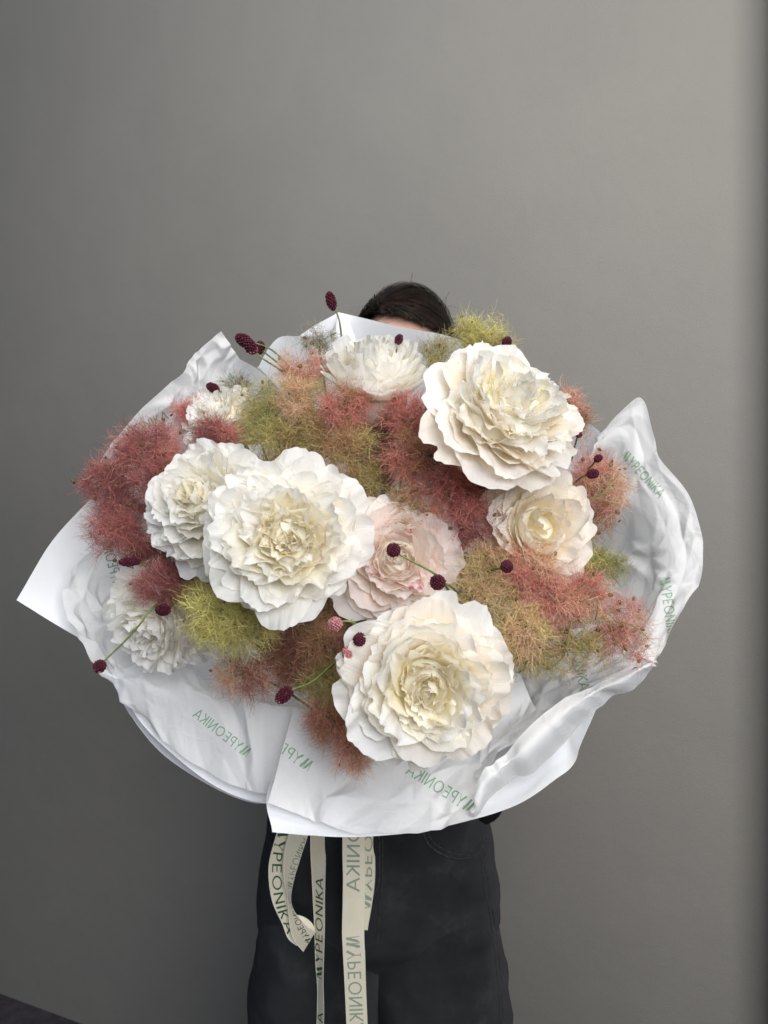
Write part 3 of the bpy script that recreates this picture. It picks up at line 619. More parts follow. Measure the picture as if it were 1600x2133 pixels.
sheet('wrapping_paper', 'thin white paper edge doubled just outside the lower left curve', 'paper', [
    [(238, 1428, .735), (272, 1490, .725), (325, 1556, .715), (390, 1608, .708), (460, 1650, .70), (520, 1672, .697), (572, 1676, .695)],
    [(300, 1400, .77), (340, 1450, .76), (400, 1500, .76), (460, 1540, .755), (520, 1560, .75), (560, 1580, .75), (600, 1590, .75)]], 'paper', 40, 10, .001, 8, 3, WP)
sheet('wrapping_paper', 'front white paper flap with square corner lowest of all above the ribbons', 'paper', [
    [(567, 1736, .600), (650, 1744, .600), (740, 1746, .600), (860, 1736, .605), (960, 1713, .61), (1075, 1674, .62), (1150, 1627, .63), (1194, 1592, .64), (1214, 1545, .65), (1262, 1435, .68)],
    [(560, 1640, .650), (650, 1655, .652), (750, 1655, .655), (860, 1645, .66), (950, 1625, .665), (1040, 1595, .67), (1100, 1555, .68), (1140, 1505, .69), (1170, 1470, .70), (1200, 1400, .72)],
    [(640, 1480, .80), (700, 1500, .80), (780, 1500, .80), (860, 1500, .80), (930, 1480, .80), (990, 1460, .80), (1020, 1440, .80), (1050, 1420, .80), (1080, 1400, .80), (1100, 1360, .80)]], 'paper', 64, 34, .0022, 8, 4, WP)
sheet('wrapping_paper', 'white paper sheet with pointed peak standing in front of the dark hair', 'paper', [
    [(705, 650, .80), (830, 680, .80), (950, 704, .80), (1080, 765, .79), (1180, 842, .78), (1257, 907, .77)],
    [(636, 692, .80), (760, 770, .84), (900, 810, .85), (1020, 870, .85), (1120, 930, .84), (1200, 985, .82)],
    [(535, 765, .80), (640, 860, .86), (760, 910, .88), (900, 960, .89), (1020, 1010, .88), (1110, 1060, .87)]], 'paper', 56, 30, .0018, 8, 5, WP)
sheet('wrapping_paper', 'narrow folded strip of white paper at the peak beside the tall burnet', 'paper', [
    [(704, 653, .797), (712, 652, .797), (723, 656, .796)], [(697, 700, .80), (716, 700, .796), (736, 694, .795)], [(690, 750, .81), (722, 750, .80), (752, 735, .798)]], 'paper', 10, 12, .0004, 8, 6, WP)
sheet('wrapping_paper', 'small grey-white paper corner folded behind the upper left tissue', 'paper', [
    [(497, 747, .745), (535, 768, .75), (560, 790, .76)], [(480, 765, .75), (515, 790, .758), (540, 815, .77)], [(462, 786, .755), (492, 812, .765), (520, 840, .78)]], 'paper', 12, 12, .0006, 8, 7, WP)
sheet('wrapping_paper', 'rounded white paper hump left of the peak', 'paper', [
    [(540, 765, .785), (560, 728, .78), (582, 704, .78), (610, 701, .782), (650, 702, .786), (700, 688, .79)],
    [(590, 820, .83), (600, 780, .82), (620, 760, .81), (640, 750, .81), (670, 750, .81), (710, 750, .81)]], 'paper', 34, 16, .001, 8, 8, WP)
# funnel of white paper around the stems, behind all the flowers
def funnel():
    root = empty('wrapping_paper', BIND, 'white paper funnel round the stems behind all the flowers', 'paper', WP)
    nu, nv = 56, 22; V = []
    for j in range(nv):
        v = j/(nv-1)
        for i in range(nu):
            a = 2*math.pi*i/nu; rim = P(770+(400+20*math.sin(3*a))*math.cos(a), 1170-360*math.sin(a), .83+.03*math.sin(a))
            nb = BIND+Vector((.028*math.cos(a), 0, .028*math.sin(a)))
            p = nb.lerp(rim, v**1.35); p.y = nb.y+(rim.y-nb.y)*v**.8+.006*math.sin(a*9)*v
            V.append(list(p))
    link('paper_sheet', mesh_np('paper_sheet', local(root, V), grid_faces(nu, nv, 0, True)), M['paper'], root)
funnel()
# tissue
S = {}
_, S['tl'] = R1 = sheet('tissue_paper', 'upright tissue sheet with pointed corner at upper left', 'tissue paper', [
    [(460, 689, .735), (424, 720, .733), (398, 748, .73), (381, 778, .728), (340, 812, .726), (278, 868, .722), (225, 930, .725), (185, 1010, .73)],
    [(496, 744, .755), (450, 790, .752), (420, 830, .75), (390, 860, .75), (365, 890, .75), (320, 925, .75), (275, 985, .75), (240, 1050, .75)],
    [(530, 800, .78), (495, 850, .78), (470, 880, .79), (450, 900, .79), (430, 930, .80), (400, 980, .80), (370, 1040, .81), (330, 1090, .81)]], 'tissue', 56, 34, .0026, 20, 11, TP)
R2 = sheet('tissue_paper', 'bowl of tissue at far left around the ragged peony', 'tissue paper', [
    [(235, 1105, .73), (165, 1165, .715), (133, 1225, .708), (143, 1285, .702), (168, 1342, .694), (210, 1400, .684)],
    [(300, 1130, .77), (245, 1190, .76), (218, 1245, .752), (222, 1300, .745), (250, 1350, .738), (300, 1400, .73)],
    [(400, 1150, .84), (370, 1220, .84), (350, 1270, .84), (360, 1320, .83), (400, 1380, .82), (460, 1430, .80)]], 'tissue', 50, 40, .0042, 18, 12, TP)
R3 = sheet('tissue_paper', 'lower left tissue sheet with folded lip and mirrored green lettering', 'tissue paper', [
    [(207, 1396, .690), (260, 1391, .695), (332, 1394, .700), (404, 1398, .705), (452, 1432, .705), (540, 1452, .705), (640, 1475, .70)],
    [(208, 1399, .684), (268, 1408, .682), (338, 1424, .682), (410, 1434, .683), (468, 1450, .684), (545, 1462, .684), (640, 1480, .682)],
    [(210, 1403, .683), (285, 1427, .676), (350, 1448, .674), (420, 1458, .674), (480, 1466, .674), (550, 1472, .674), (640, 1486, .674)],
    [(228, 1420, .686), (290, 1480, .678), (360, 1520, .672), (430, 1550, .668), (490, 1570, .665), (560, 1580, .663), (640, 1590, .662)],
    [(243, 1427, .690), (300, 1508, .678), (375, 1570, .668), (440, 1612, .662), (500, 1640, .658), (560, 1655, .655), (640, 1660, .652)]], 'tissue', 60, 44, .0034, 20, 13, TP)
R4 = sheet('tissue_paper', 'front tissue sheet with straight left edge and mirrored lettering under the lowest peony', 'tissue paper', [
    [(612, 1470, .650), (690, 1500, .655), (780, 1530, .655), (900, 1540, .66), (1010, 1530, .66)],
    [(590, 1560, .630), (665, 1600, .633), (760, 1628, .632), (880, 1640, .632), (1000, 1620, .636)],
    [(558, 1672, .606), (640, 1700, .603), (738, 1733, .594), (870, 1728, .596), (988, 1701, .602)]], 'tissue', 60, 44, .0036, 20, 14, TP)
R5 = sheet('tissue_paper', 'rolled tissue lip running diagonally along the lower right', 'tissue paper', [
    [(1368, 1374, .645), (1290, 1407, .636), (1205, 1436, .625), (1138, 1482, .615), (1079, 1537, .607), (1030, 1584, .602), (1002, 1614, .600), (984, 1690, .596)],
    [(1367, 1376, .642), (1305, 1414, .630), (1222, 1458, .617), (1158, 1510, .607), (1095, 1567, .599), (1042, 1610, .595), (1006, 1642, .594), (984, 1696, .594)],
    [(1366, 1381, .660), (1330, 1424, .652), (1245, 1480, .640), (1182, 1541, .630), (1112, 1604, .618), (1056, 1642, .610), (1012, 1676, .603), (986, 1703, .600)]], 'tissue', 60, 20, .0034, 24, 15, TP)
R6 = sheet('tissue_paper', 'tall tissue sheet on the right with pointed tip and green lettering', 'tissue paper', [
    [(1256, 907, .760), (1292, 862, .757), (1335, 829, .752), (1362, 906, .745), (1376, 955, .740), (1433, 1028, .722), (1459, 1099, .708), (1465, 1154, .698), (1461, 1203, .690), (1437, 1247, .682), (1394, 1320, .668), (1366, 1379, .652)],
    [(1232, 950, .775), (1260, 935, .772), (1290, 945, .768), (1305, 985, .762), (1318, 1025, .757), (1355, 1085, .742), (1370, 1135, .730), (1372, 1180, .720), (1366, 1220, .712), (1345, 1262, .704), (1310, 1320, .694), (1280, 1375, .685)],
    [(1150, 1000, .85), (1180, 1010, .85), (1200, 1030, .85), (1210, 1060, .85), (1220, 1100, .84), (1235, 1130, .83), (1245, 1170, .82), (1245, 1200, .81), (1240, 1240, .80), (1230, 1280, .79), (1190, 1340, .78), (1150, 1390, .77)]], 'tissue', 84, 46, .0028, 18, 16, TP)
R7 = sheet('tissue_paper', 'inner tissue between the lowest peony and the rolled lip', 'tissue paper', [
    [(960, 1440, .78), (1060, 1380, .78), (1140, 1330, .775), (1230, 1300, .765), (1300, 1290, .75)],
    [(985, 1540, .70), (1060, 1480, .71), (1125, 1430, .71), (1205, 1390, .70), (1300, 1350, .69)],
    [(995, 1625, .625), (1065, 1560, .625), (1140, 1495, .63), (1210, 1447, .64), (1366, 1378, .655)]], 'tissue', 50, 34, .0040, 20, 17, TP)
R8 = sheet('tissue_paper', 'small overlapping tissue corner beside the right edge of the lowest peony', 'tissue paper', [
    [(1010, 1400, .668), (1060, 1395, .668), (1085, 1405, .668)], [(1010, 1500, .655), (1065, 1490, .655), (1105, 1455, .66)], [(1000, 1590, .622), (1060, 1535, .624), (1122, 1488, .632)]], 'tissue', 24, 24, .0018, 24, 18, TP)

# ---------------------------------------------------------------- lettering (own stroke alphabet)
def circ(cx, cy, rx, ry, a0, a1, n): return [(cx+rx*math.cos(R(a0+(a1-a0)*i/n)), cy+ry*math.sin(R(a0+(a1-a0)*i/n))) for i in range(n+1)]
GL = {  # width, strokes (points, weight)
    'M': (.88, [([(.0, .0), (.12, 1)], .05), ([(.12, 1), (.36, .12)], .19), ([(.36, .12), (.40, .02), (.46, .0), (.50, .08), (.50, 1)], .05), ([(.50, 1), (.74, .0)], .19), ([(.74, .02), (.84, .3)], .04)]),
    'Y': (.60, [([(.0, 1), (.30, .45)], .17), ([(.30, .45), (.58, 1)], .05), ([(.30, .46), (.30, 0)], .06), ([(.2, .0), (.4, .0)], .05)]),
    'P': (.56, [([(.06, 0), (.06, 1)], .12), ([(.06, .94), (.28, .94)]+circ(.28, .69, .22, .25, 90, -90, 8)+[(.06, .44)], .11)]),
    'E': (.54, [([(.06, 0), (.06, 1)], .12), ([(.06, .94), (.50, .94)], .11), ([(.06, .5), (.46, .5)], .11), ([(.06, .06), (.50, .06)], .11)]),
    'O': (.92, [(circ(.46, .5, .40, .45, 0, 360, 20), .11)]),
    'N': (.68, [([(.06, 0), (.06, 1)], .11), ([(.06, .97), (.62, .03)], .12), ([(.62, 0), (.62, 1)], .11)]),
    'I': (.14, [([(.07, 0), (.07, 1)], .12)]),
    'K': (.58, [([(.06, 0), (.06, 1)], .12), ([(.54, 1), (.10, .48)], .11), ([(.18, .58), (.56, 0)], .12)]),
    'A': (.70, [([(.0, 0), (.35, 1)], .11), ([(.35, 1), (.70, 0)], .12), ([(.13, .32), (.57, .32)], .10)]),
}
def word_quads(word, gap=.16):
    """quads in letter space (x along the word, y up, cap height 1)"""
    x = 0; quads = []
    for ch in word:
        wd, st = GL[ch]
        for pts, wt in st:
            fine = []
            for a, b in zip(pts[:-1], pts[1:]):
                k = max(1, int(math.dist(a, b)/.12))
                fine += [(a[0]+(b[0]-a[0])*i/k, a[1]+(b[1]-a[1])*i/k) for i in range(k)]
            fine.append(pts[-1]); L = len(fine); strip = []
            for i, p in enumerate(fine):
                a = fine[max(0, i-1)]; b = fine[min(L-1, i+1)]; dx, dy = b[0]-a[0], b[1]-a[1]; l = math.hypot(dx, dy) or 1
                if pts[0] == pts[-1] and i in (0, L-1):
                    a = fine[-2]; b = fine[1]; dx, dy = b[0]-a[0], b[1]-a[1]; l = math.hypot(dx, dy)
                nx, ny = -dy/l*wt/2, dx/l*wt/2
                strip.append(((p[0]+nx+x, p[1]+ny), (p[0]-nx+x, p[1]-ny)))
            for s0, s1 in zip(strip[:-1], strip[1:]): quads.append((s0[0], s0[1], s1[1], s1[0]))
        x += wd+gap
    return quads, x-gap
CAM = Vector((0, 0, CAMZ))
def print_on(root, bvh, word, p0, p1, h, up, m='ink', lift=.0007, slant=0, via=()):
    """prints a word on a sheet along photo points p0 (first letter) .. p1 (last), up = side of the cap height (+1/-1)"""
    q, L = word_quads(word); path = catmull([[*p, 0] for p in (p0, *via, p1)], 80)[:, :2]
    cum = np.concatenate([[0], np.cumsum(np.linalg.norm(np.diff(path, axis=0), axis=1))]); V = []; Fc = []
    tan = np.gradient(path, axis=0); tan /= np.linalg.norm(tan, axis=1)[:, None]
    for quad in q:
        pts = []
        for (a, b) in quad:
            s_ = a/L*cum[-1]+b*h*slant; bx, by, ex, ey_ = (np.interp(s_, cum, w_) for w_ in (path[:, 0], path[:, 1], tan[:, 0], tan[:, 1]))
            if s_ > cum[-1]: bx += ex*(s_-cum[-1]); by += ey_*(s_-cum[-1])
            px = bx+ey_*up*b*h; py = by-ex*up*b*h
            d = (P(px, py, 1)-CAM).normalized(); hit = bvh.ray_cast(CAM, d, 3)
            if hit[0] is None: break
            pts.append(hit[0]-d*lift)
        if len(pts) == 4:
            n = len(V); V += [list(p) for p in pts]; Fc.append((n, n+1, n+2, n+3))
    if V: link('lettering', mesh_np('lettering', local(root, V), Fc, smooth=False), M[m], root)
W = 'MYPEONIKA'
print_on(*R3, W, (511, 1578), (401, 1492), 22, -1)
print_on(*R4, W, (979, 1694), (845, 1611), 26, -1)
print_on(*R4, W, (640, 1607), (500, 1510), 24, -1)
print_on(*R6, W, (1294, 951), (1372, 1037), 20, 1)
print_on(*R6, W, (1374, 1204), (1392, 1330), 22, 1)
print_on(*R6, W, (1180, 1290), (1218, 1440), 22, 1)
print_on(*R7, W, (1182, 1300), (1207, 1438), 22, 1)
print_on(*R2, W, (238, 1226), (205, 1110), 22, -1)
print_on(*R1, W, (470, 787), (540, 700), 16, -1)
print_on(*R1, W, (225, 930), (352, 872), 18, 1)

# ---------------------------------------------------------------- ribbons
def ribbon(label, strips, words, seed):
    c = P(*strips[0][0][0]); root = empty('ribbon', c, label, 'ribbon', 'cream ribbons hanging below the bouquet')
    parts = []; hems = []
    for left, right in strips:
        V, Fc, _ = patch([left, right], max(24, 6*len(left)), 7, .0011, 8, seed); parts.append((V, Fc))
        G = V.reshape(7, -1, 3)
        for e in (0, 6):
            hems.append(tube_np([Vector(p) for p in G[e]], .00035, 4))
    v, f = join_np(parts); link('band', mesh_np('band', local(root, v), f), M['ribbon'], root)
    hv, hf = join_np(hems); link('hem', mesh_np('hem', local(root, hv), hf), M['hem'], root)
    bvhs = [BVHTree.FromPolygons([tuple(x) for x in pv], [tuple(x) for x in pf]) for pv, pf in parts]
    for (k, a, b, h, up, m, *sl) in words: print_on(root, bvhs[k], W, a, b, h, up, m, .0006, sl[0] if sl else 0, sl[1] if len(sl) > 1 else ())
    return root
D = .895
def e(pts, d=D): return [(x, y, d+(q[0] if q else 0)) for x, y, *q in pts]
ribbon('looped ribbon end twisting at the far left of the ribbons', [
    (e([(640, 1600), (590, 1690), (577, 1735), (562, 1790), (560, 1830), (568, 1880), (588, 1925), (600, 1955), (618, 1970)]), e([(670, 1600), (630, 1690), (612, 1735), (599, 1790), (594, 1830), (597, 1870), (604, 1900), (612, 1930), (626, 1966)])),
    (e([(650, 1600), (615, 1690), (603, 1735, -.008), (592, 1780, -.010), (591, 1830, -.010), (598, 1868, -.008), (600, 1900, -.008), (604, 1935, -.008), (612, 1960, -.007), (632, 1983, -.006)]),
     e([(690, 1600), (655, 1690), (642, 1738, -.018), (625, 1790, -.020), (612, 1830, -.018), (604, 1868, -.014), (608, 1893, -.012), (624, 1917, -.014), (640, 1934, -.016), (656, 1943, -.018)])),
    (e([(613, 1904), (634, 1911), (650, 1924), (657, 1941)], D-.006), e([(612, 1912), (622, 1925), (640, 1940), (655, 1945)], D-.010))],
    [(0, (586, 1715), (598, 1945), 20, 1, 'ink_dark', 0, ((571, 1765), (567, 1810), (569, 1855), (580, 1905))), (1, (598, 1850), (632, 1745), 15, -1, 'ink_pale', 0, ((607, 1800),)), (1, (641, 1968), (604, 1880), 13, -1, 'ink_dark', 0, ((618, 1930),))], 1)
ribbon('narrow ribbon hanging straight, second from the left', [
    (e([(655, 1600), (648, 1745), (650, 1830), (655, 1930), (657, 2000), (661, 2060), (660, 2133), (658, 2230)]), e([(685, 1600), (677, 1745), (678, 1790), (677, 1850), (675, 1960), (673, 2040), (674, 2110), (672, 2230)], D-.012))],
    [(0, (671, 2040), (673, 1832), 15, 1, 'ink_dark', .4), (0, (671, 2300), (673, 2112), 13, 1, 'ink_dark', .3)], 2)
ribbon('widest ribbon hanging down to the photo edge', [
    (e([(718, 1600), (714, 1748), (715, 1830), (713, 1930), (714, 1970), (718, 2050), (722, 2140), (724, 2240)], D-.015), e([(764, 1600), (760, 1748), (760, 1850), (758, 1940), (760, 1990), (762, 2060), (765, 2133), (768, 2240)], D-.010))],
    [(0, (751, 1600), (749, 1856), 27, -1, 'ink_pale'), (0, (749, 1950), (758, 2152), 28, -1, 'ink_pale')], 3)
ribbon('short cut ribbon end just right of the widest ribbon', [
    (e([(750, 1600), (748, 1748), (748, 1850), (748, 1936)], D+.004), e([(788, 1600), (777, 1748), (781, 1790), (779, 1850), (765, 1938)], D+.002))],
    [(0, (756, 1892), (760, 1640), 18, -1, 'ink_pale')], 4)

# ---------------------------------------------------------------- person
PX, PY = -.008, 1.075
person = empty('person', (PX, PY, 0), 'person in black top and charcoal jeans hidden behind the bouquet they hold, dark hair showing', 'person')
def ring_loft(sections, n=40, closed=False, fold=None):
    """sections: (cx, cy, z, a, b, power)"""
    V = []
    for (cx, cy, z, a, b, pw) in sections:
        for i in range(n):
            t = 2*math.pi*i/n; c, s = math.cos(t), math.sin(t)
            x = a*math.copysign(abs(c)**(2/pw), c); y = b*math.copysign(abs(s)**(2/pw), s)
            V.append([cx+x, cy+y, z])
    V = np.array(V)
    if fold:
        amp, sc = fold; Vn = V.reshape(len(sections), n, 3); ctr = Vn.mean(axis=1)
        for j in range(len(sections)):
            for i in range(n):
                p = Vector(Vn[j, i]); o = (p-Vector(ctr[j])); o.z = 0
                if o.length > 1e-6: Vn[j, i] += np.array(o.normalized())*amp*(-.9*min(.35, abs(noise.noise(Vector((p.x*sc*1.2+p.z*sc*.5, p.y*sc, p.z*sc*1.6)))))+.3+noise.noise(Vector((p.x*sc, p.y*sc, p.z*sc*.6)))+.5*noise.noise(Vector((p.x*sc*2.6, p.y*sc*2.6, p.z*sc*3.0))))
        V = Vn.reshape(-1, 3)
    return V, grid_faces(n, len(sections), 0, True)
def interp_sections(keys, n):
    k = np.array(keys, float); o = np.argsort(-k[:, 2]); k = k[o]; zz = np.linspace(k[0, 2], k[-1, 2], n)
    return [tuple(np.interp(z, k[::-1, 2], k[::-1, c]) if c != 2 else z for c in range(6)) for z in zz]
# body: one surface grown from overlapping volumes and remeshed into one skin
def vol(parts, pts, rads, n=14):
    fp = catmull([list(p)+[0] if len(p) == 2 else list(p) for p in pts], 4*len(pts)); fr = np.interp(np.linspace(0, 1, len(fp)), np.linspace(0, 1, len(rads)), rads)
    v, f = tube_np([Vector(p) for p in fp], list(fr), n)
    parts.append((v, f, n))
HC = Vector((.030, 1.045, 1.495))            # head centre
bm = bmesh.new()
def add_tube(pts, rads, n=14):
    out = []; vol(out, pts, rads, n); v, f, n = out[0]
    vs = [bm.verts.new(x) for x in v]
    for q in f: bm.faces.new([vs[i] for i in q])
    bm.faces.new(vs[:n][::-1]); bm.faces.new(vs[-n:])
def add_ell(c, r, rot=0):
    vs = bmesh.ops.create_icosphere(bm, subdivisions=3, radius=1)['verts']
    for v in vs: v.co = Vector(c)+Vector((v.co.x*r[0], v.co.y*r[1], v.co.z*r[2]))
X, Y = PX, PY
add_ell((X, Y, .90), (.145, .10, .11)); add_ell((X, Y, 1.05), (.115, .085, .13)); add_ell((X, Y, 1.20), (.135, .09, .13)); add_ell((X, Y+.01, 1.29), (.14, .075, .07))
add_tube([(X, Y+.01, 1.30), (X+.01, Y-.005, 1.36), (HC.x, HC.y+.015, 1.44)], [.055, .048, .052])
add_ell(HC, (.070, .088, .108)); add_ell(HC+Vector((-.004, -.03, -.045)), (.052, .055, .062)); add_ell(HC+Vector((-.006, -.088, -.018)), (.011, .014, .022)); add_ell(HC+Vector((-.006, -.086, -.058)), (.020, .009, .010))
for s in (-1, 1):
    add_ell(HC+Vector((s*.071, .008, -.02)), (.008, .018, .030))
    add_tube([(X+s*.08, Y, .90), (X+s*.085, Y, .70), (X+s*.09, Y+.005, .48), (X+s*.09, Y+.01, .30), (X+s*.09, Y+.015, .09)], [.080, .078, .055, .052, .036])
    add_tube([(X+s*.09, Y+.05, .045), (X+s*.095, Y-.03, .035), (X+s*.10, Y-.13, .022)], [.035, .034, .020])
    el = Vector((X+s*.152 if s > 0 else X-.185, Y-.01, .93 if s > 0 else 1.0)); wr = BIND+Vector((s*.055, -.005, .02+s*.02))
    add_tube([(X+s*.135, Y+.01, 1.30), (X+s*.175, Y+.01, 1.16), el], [.048, .043, .036])
    add_tube([el, el.lerp(wr, .5), wr], [.038, .034, .024])
    pc = BIND+Vector((s*.036, -.012, s*.022)); add_tube([wr, pc+Vector((s*.008, 0, 0))], [.024, .030]); add_ell(pc, (.016, .034, .036))
    for k in range(4):                       # fingers close round the paper neck
        z = pc.z+.026-.0175*k; Lf = (.9, 1, .95, .78)[k]
        add_tube([(pc.x, pc.y-.022, z), (pc.x-s*.018, pc.y-.036*Lf, z-.003), (pc.x-s*.040*Lf, pc.y-.030*Lf, z-.006), (pc.x-s*.052*Lf, pc.y-.012, z-.008)], [.0095, .0088, .0082, .0070], 8)
    add_tube([(pc.x, pc.y+.022, pc.z+.02), (pc.x-s*.02, pc.y+.038, pc.z+.034), (pc.x-s*.042, pc.y+.030, pc.z+.040)], [.011, .010, .008], 8)
bmesh.ops.recalc_face_normals(bm, faces=bm.faces)
me = bpy.data.meshes.new('body'); bm.to_mesh(me); bm.free()
tmp = bpy.data.objects.new('tmp', me); col.objects.link(tmp)
md = tmp.modifiers.new('r', 'REMESH'); md.mode = 'VOXEL'; md.voxel_size = .0055; sm = tmp.modifiers.new('s', 'SMOOTH'); sm.iterations = 4; sm.factor = .5
bpy.context.view_layer.update(); dg = bpy.context.evaluated_depsgraph_get(); bod = bpy.data.meshes.new_from_object(tmp.evaluated_get(dg)); bpy.data.objects.remove(tmp)
for p in bod.polygons: p.use_smooth = True
bod.name = 'body'; bod.transform(Matrix.Translation(-person.location)); bod.materials.clear(); link('body', bod, M['skin'], person)
for s in (-1, 1):
    c = HC+Vector((-.006+s*.029, -.0695, .002)); bm = bmesh.new(); bmesh.ops.create_uvsphere(bm, u_segments=14, v_segments=10, radius=.011); me = bpy.data.meshes.new('eye'); bm.to_mesh(me); bm.free()
    eo = link('eye', me, M['eye'], person, c-person.location)
    bm = bmesh.new(); bmesh.ops.create_uvsphere(bm, u_segments=12, v_segments=8, radius=.0052); bmesh.ops.scale(bm, vec=(1, .35, 1), verts=bm.verts); me = bpy.data.meshes.new('iris'); bm.to_mesh(me); bm.free()
    link('iris', me, M['iris'], eo, Vector((0, -.0098, 0)))
v, f = tube_np([HC+Vector((-.006-.020+.04*i/8, -.093+.006*abs(i-4)/4, -.060+.002*math.cos(i*1.57))) for i in range(9)], [.0015, .003, .0042, .0045, .004, .0045, .0042, .003, .0015], 8)
link('mouth', mesh_np('mouth', local(person, v), f), M['lip'], person)
# jeans
JC = PX
keys = [(JC, Y, .985, .138, .098, 2.3), (JC, Y, .93, .148, .104, 2.3), (JC, Y, .865, .1585, .108, 2.3), (JC, Y, .80, .168, .112, 2.3), (JC, Y, .76, .174, .1135, 2.4), (JC, Y, .715, .176, .108, 2.4), (JC, Y, .68, .150, .080, 2.4)]
parts = [ring_loft(interp_sections(keys, 26), 72, fold=(.006, 9))]
for s in (-1, 1):
    k2 = [(JC+s*.070, Y, .80, .062, .080, 2.3), (JC+s*.080, Y, .725, .091, .108, 2.3), (JC+s*.084, Y, .62, .102, .113, 2.15), (JC+s*.094, Y, .40, .110, .113, 2.1), (JC+s*.100, Y, .05, .116, .115, 2.2)]
    parts.append(ring_loft(interp_sections(k2, 40), 56, fold=(.011, 9)))
v, f = join_np(parts); jeans = link('jeans', mesh_np('jeans', local(person, v), f), M['denim'], person); jeans['label'] = 'washed black high-waisted wide-leg jeans'
jb = BVHTree.FromPolygons([tuple(x) for x in v], [tuple(x) for x in f])
def seam(name, pts, r, mtl='seam', lift=.0005):
    out = []
    for p in catmull([list(q)+[0] for q in pts], 40):
        d = (P(p[0], p[1], 1)-CAM).normalized(); h = jb.ray_cast(CAM, d, 3)
        if h[0] is not None: out.append(h[0]-d*lift)
    if len(out) > 3:
        v2, f2 = tube_np(out, r, 6); o = link(name, mesh_np(name, local(person, v2), f2), M[mtl], jeans, None); o.matrix_local = Matrix()
seam('pocket_seam', [(877, 1700), (885, 1745), (905, 1770), (945, 1788), (985, 1785), (1005, 1765), (1013, 1745)], .0016)
seam('pocket_seam', [(885, 1700), (893, 1740), (912, 1762), (948, 1779), (982, 1777), (1000, 1760), (1010, 1742)], .0009)
seam('fly_seam', [(789, 1700), (790, 1760), (790, 1820), (786, 1850), (778, 1862)], .0012)
seam('fly_seam', [(796, 1700), (797, 1780), (797, 1830), (792, 1880), (786, 1960)], .0009)
seam('side_seam', [(1008, 1740), (1012, 1800), (1022, 1870), (1034, 1950), (1044, 2050), (1048, 2140)], .0012)
seam('side_seam', [(1002, 1775), (1008, 1830), (1020, 1900), (1030, 1980), (1040, 2080), (1043, 2140)], .0008)
# black top and sleeves
parts = [ring_loft(interp_sections([(PX, Y, 1.345, .060, .055, 2), (PX, Y, 1.33, .125, .075, 2), (PX, Y, 1.27, .155, .100, 2.2), (PX, Y, 1.15, .150, .104, 2.2), (PX, Y, 1.02, .135, .100, 2.2), (PX, Y, .93, .150, .112, 2.3)], 30), 56, fold=(.006, 14))]
for s in (-1, 1):
    el = Vector((X+s*.152 if s > 0 else X-.185, Y-.01, .93 if s > 0 else 1.0)); wr = BIND+Vector((s*.075, .0, .02+s*.02))
    a = catmull([[X+s*.125, Y+.01, 1.31], [X+s*.175, Y+.01, 1.17], list(el+Vector((0, 0, .02))), list(el+Vector((-s*.01, -.02, -.03))), list(el.lerp(wr, .55)), list(wr)], 40)
    rad = np.interp(np.linspace(0, 1, 40), [0, .2, .4, .5, .6, .8, 1], [.060, .054, .044, .036, .037, .036, .031])*(1+.07*np.sin(np.arange(40)*1.7))
    parts.append(tube_np([Vector(p) for p in a], list(rad), 24))
v, f = join_np(parts); tp = link('black_top', mesh_np('black_top', local(person, v), f), M['knit'], person)
# hair: a cap parted at the left of the forehead with combed strands and flyaways
parts = []; bm = bmesh.new(); bmesh.ops.create_icosphere(bm, subdivisions=5, radius=1)
part_dir = Vector((-.42, -.62, .60)).normalized()
def head_r(d, grow=1.0): return Vector((d.x*.079*grow, d.y*.098*grow, d.z*.119*grow))
for v_ in list(bm.verts):
    d = v_.co.normalized(); t = d.cross(part_dir); ridge = .012*math.sin(math.atan2(t.x, t.z)*34+noise.noise(d*3)*5)+.02*noise.noise(d*2.2)
    v_.co = HC+head_r(d, 1+ridge)
# open face region
dele = [f_ for f_ in bm.faces if (lambda c: c.y < -.045 and c.z < .073-.35*abs(c.x+.045) and abs(c.x+.012) < .062)(f_.calc_center_median()-HC)]
bmesh.ops.delete(bm, geom=dele, context='FACES')
me = bpy.data.meshes.new('t'); bm.to_mesh(me); bm.free()
cv = np.array([list(v_.co) for v_ in me.vertices]); cf = np.array([list(p.vertices)+[p.vertices[0]] for p in me.polygons])[:, :3]
hair = link('hair', (lambda m_: m_)(me), M['hair'], person); me.name = 'hair'; me.transform(Matrix.Translation(-person.location))
for p in me.polygons: p.use_smooth = True
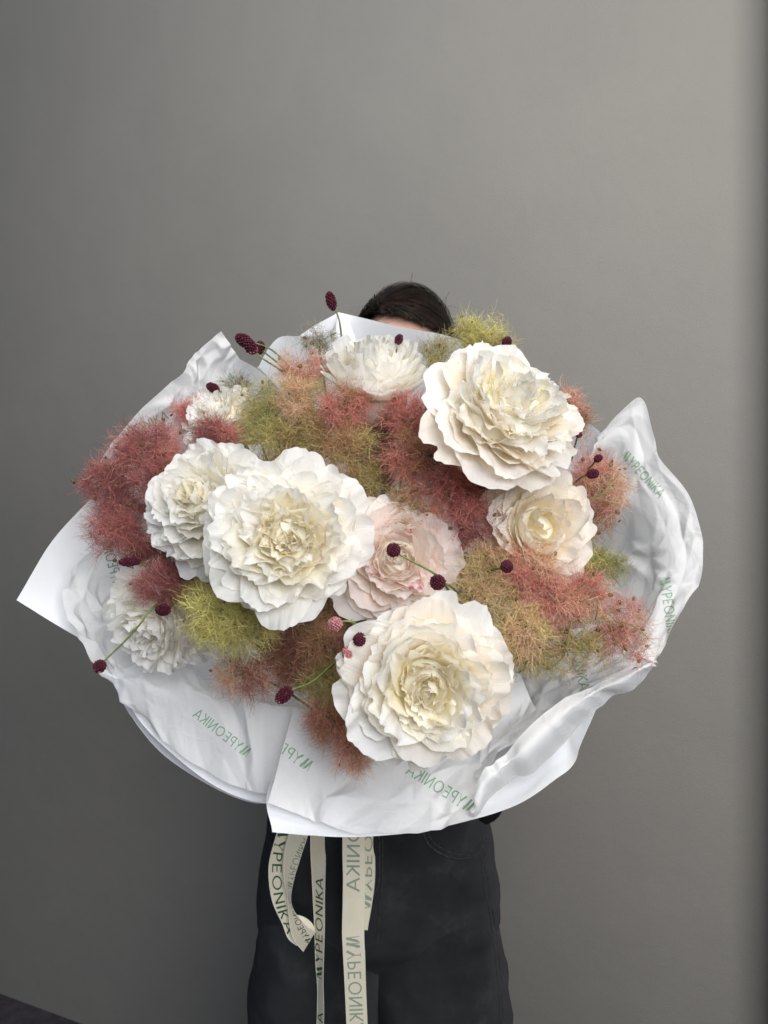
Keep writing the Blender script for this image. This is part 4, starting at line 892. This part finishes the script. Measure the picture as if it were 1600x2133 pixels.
# strands
rs = np.random.default_rng(5); SV = []; SF = []; off = 0
def strand(pts, wd):
    global off
    pts = np.asarray(pts); n = len(pts); tn = np.gradient(pts, axis=0); sd = np.cross(tn, pts-np.array(HC)); sd /= np.linalg.norm(sd, axis=1)[:, None]+1e-9
    wv = wd*np.linspace(1, .5, n)[:, None]
    SV.append(np.stack([pts-sd*wv, pts+sd*wv], 1).reshape(-1, 3)); SF.append(np.array([[2*k, 2*k+1, 2*k+3, 2*k+2] for k in range(n-1)])+off); off += 2*n
for i in range(4500):
    a = rs.uniform(0, 2*math.pi); t0 = rs.uniform(.05, .9); t1 = t0+rs.uniform(.5, 1.3); ax1 = part_dir.orthogonal().normalized(); ax2 = part_dir.cross(ax1)
    dr = ax1*math.cos(a)+ax2*math.sin(a); pts = []
    g = 1.0+rs.uniform(.0, 1)**2*.075; wob = rs.normal(0, .05)
    for k in range(8):
        t = t0+(t1-t0)*k/7; d = (part_dir*math.cos(t)+(dr+ax1*wob*k/7)*math.sin(t)).normalized(); q = HC+head_r(d, g+.004*math.sin(k+i))
        c = q-HC
        if c.y < -.04 and c.z < .071-.35*abs(c.x+.045): break
        pts.append(list(q))
    if len(pts) > 3: strand(pts, rs.uniform(.00016, .0004))
for i in range(80):                          # flyaways
    d = Vector((rs.uniform(-1, .9), rs.uniform(-.7, .5), rs.uniform(.35, 1))).normalized(); side = Vector((rs.normal(), rs.normal()*.5, rs.normal()*.12)).normalized(); L = rs.uniform(.03, .085); hgt = rs.uniform(.004, .012)
    strand([list(HC+head_r(d)+side*L*(k/9-.5)+d*(hgt*math.sin(k/9*math.pi)-.003)+Vector((0, 0, -.004*rs.random()))) for k in range(10)], .00028)
for i in range(900):                         # length falling behind the shoulders
    a = rs.uniform(.15, math.pi-.15); x0 = math.cos(a)*.080; y0 = math.sin(a)*.09
    z1 = -rs.uniform(.18, .26); pts = [list(HC+Vector((x0*(1+.2*k/7), y0*(1-.1*k/7)+.012+.008*math.sin(k+i*.1), .02+(z1-.02)*k/7))) for k in range(8)]
    strand(pts, .0011)
me2 = mesh_np('hair_strands', local(person, np.vstack(SV)), np.vstack(SF)); o = link('hair_strands', me2, M['hair'], hair); o['kind'] = 'stuff'
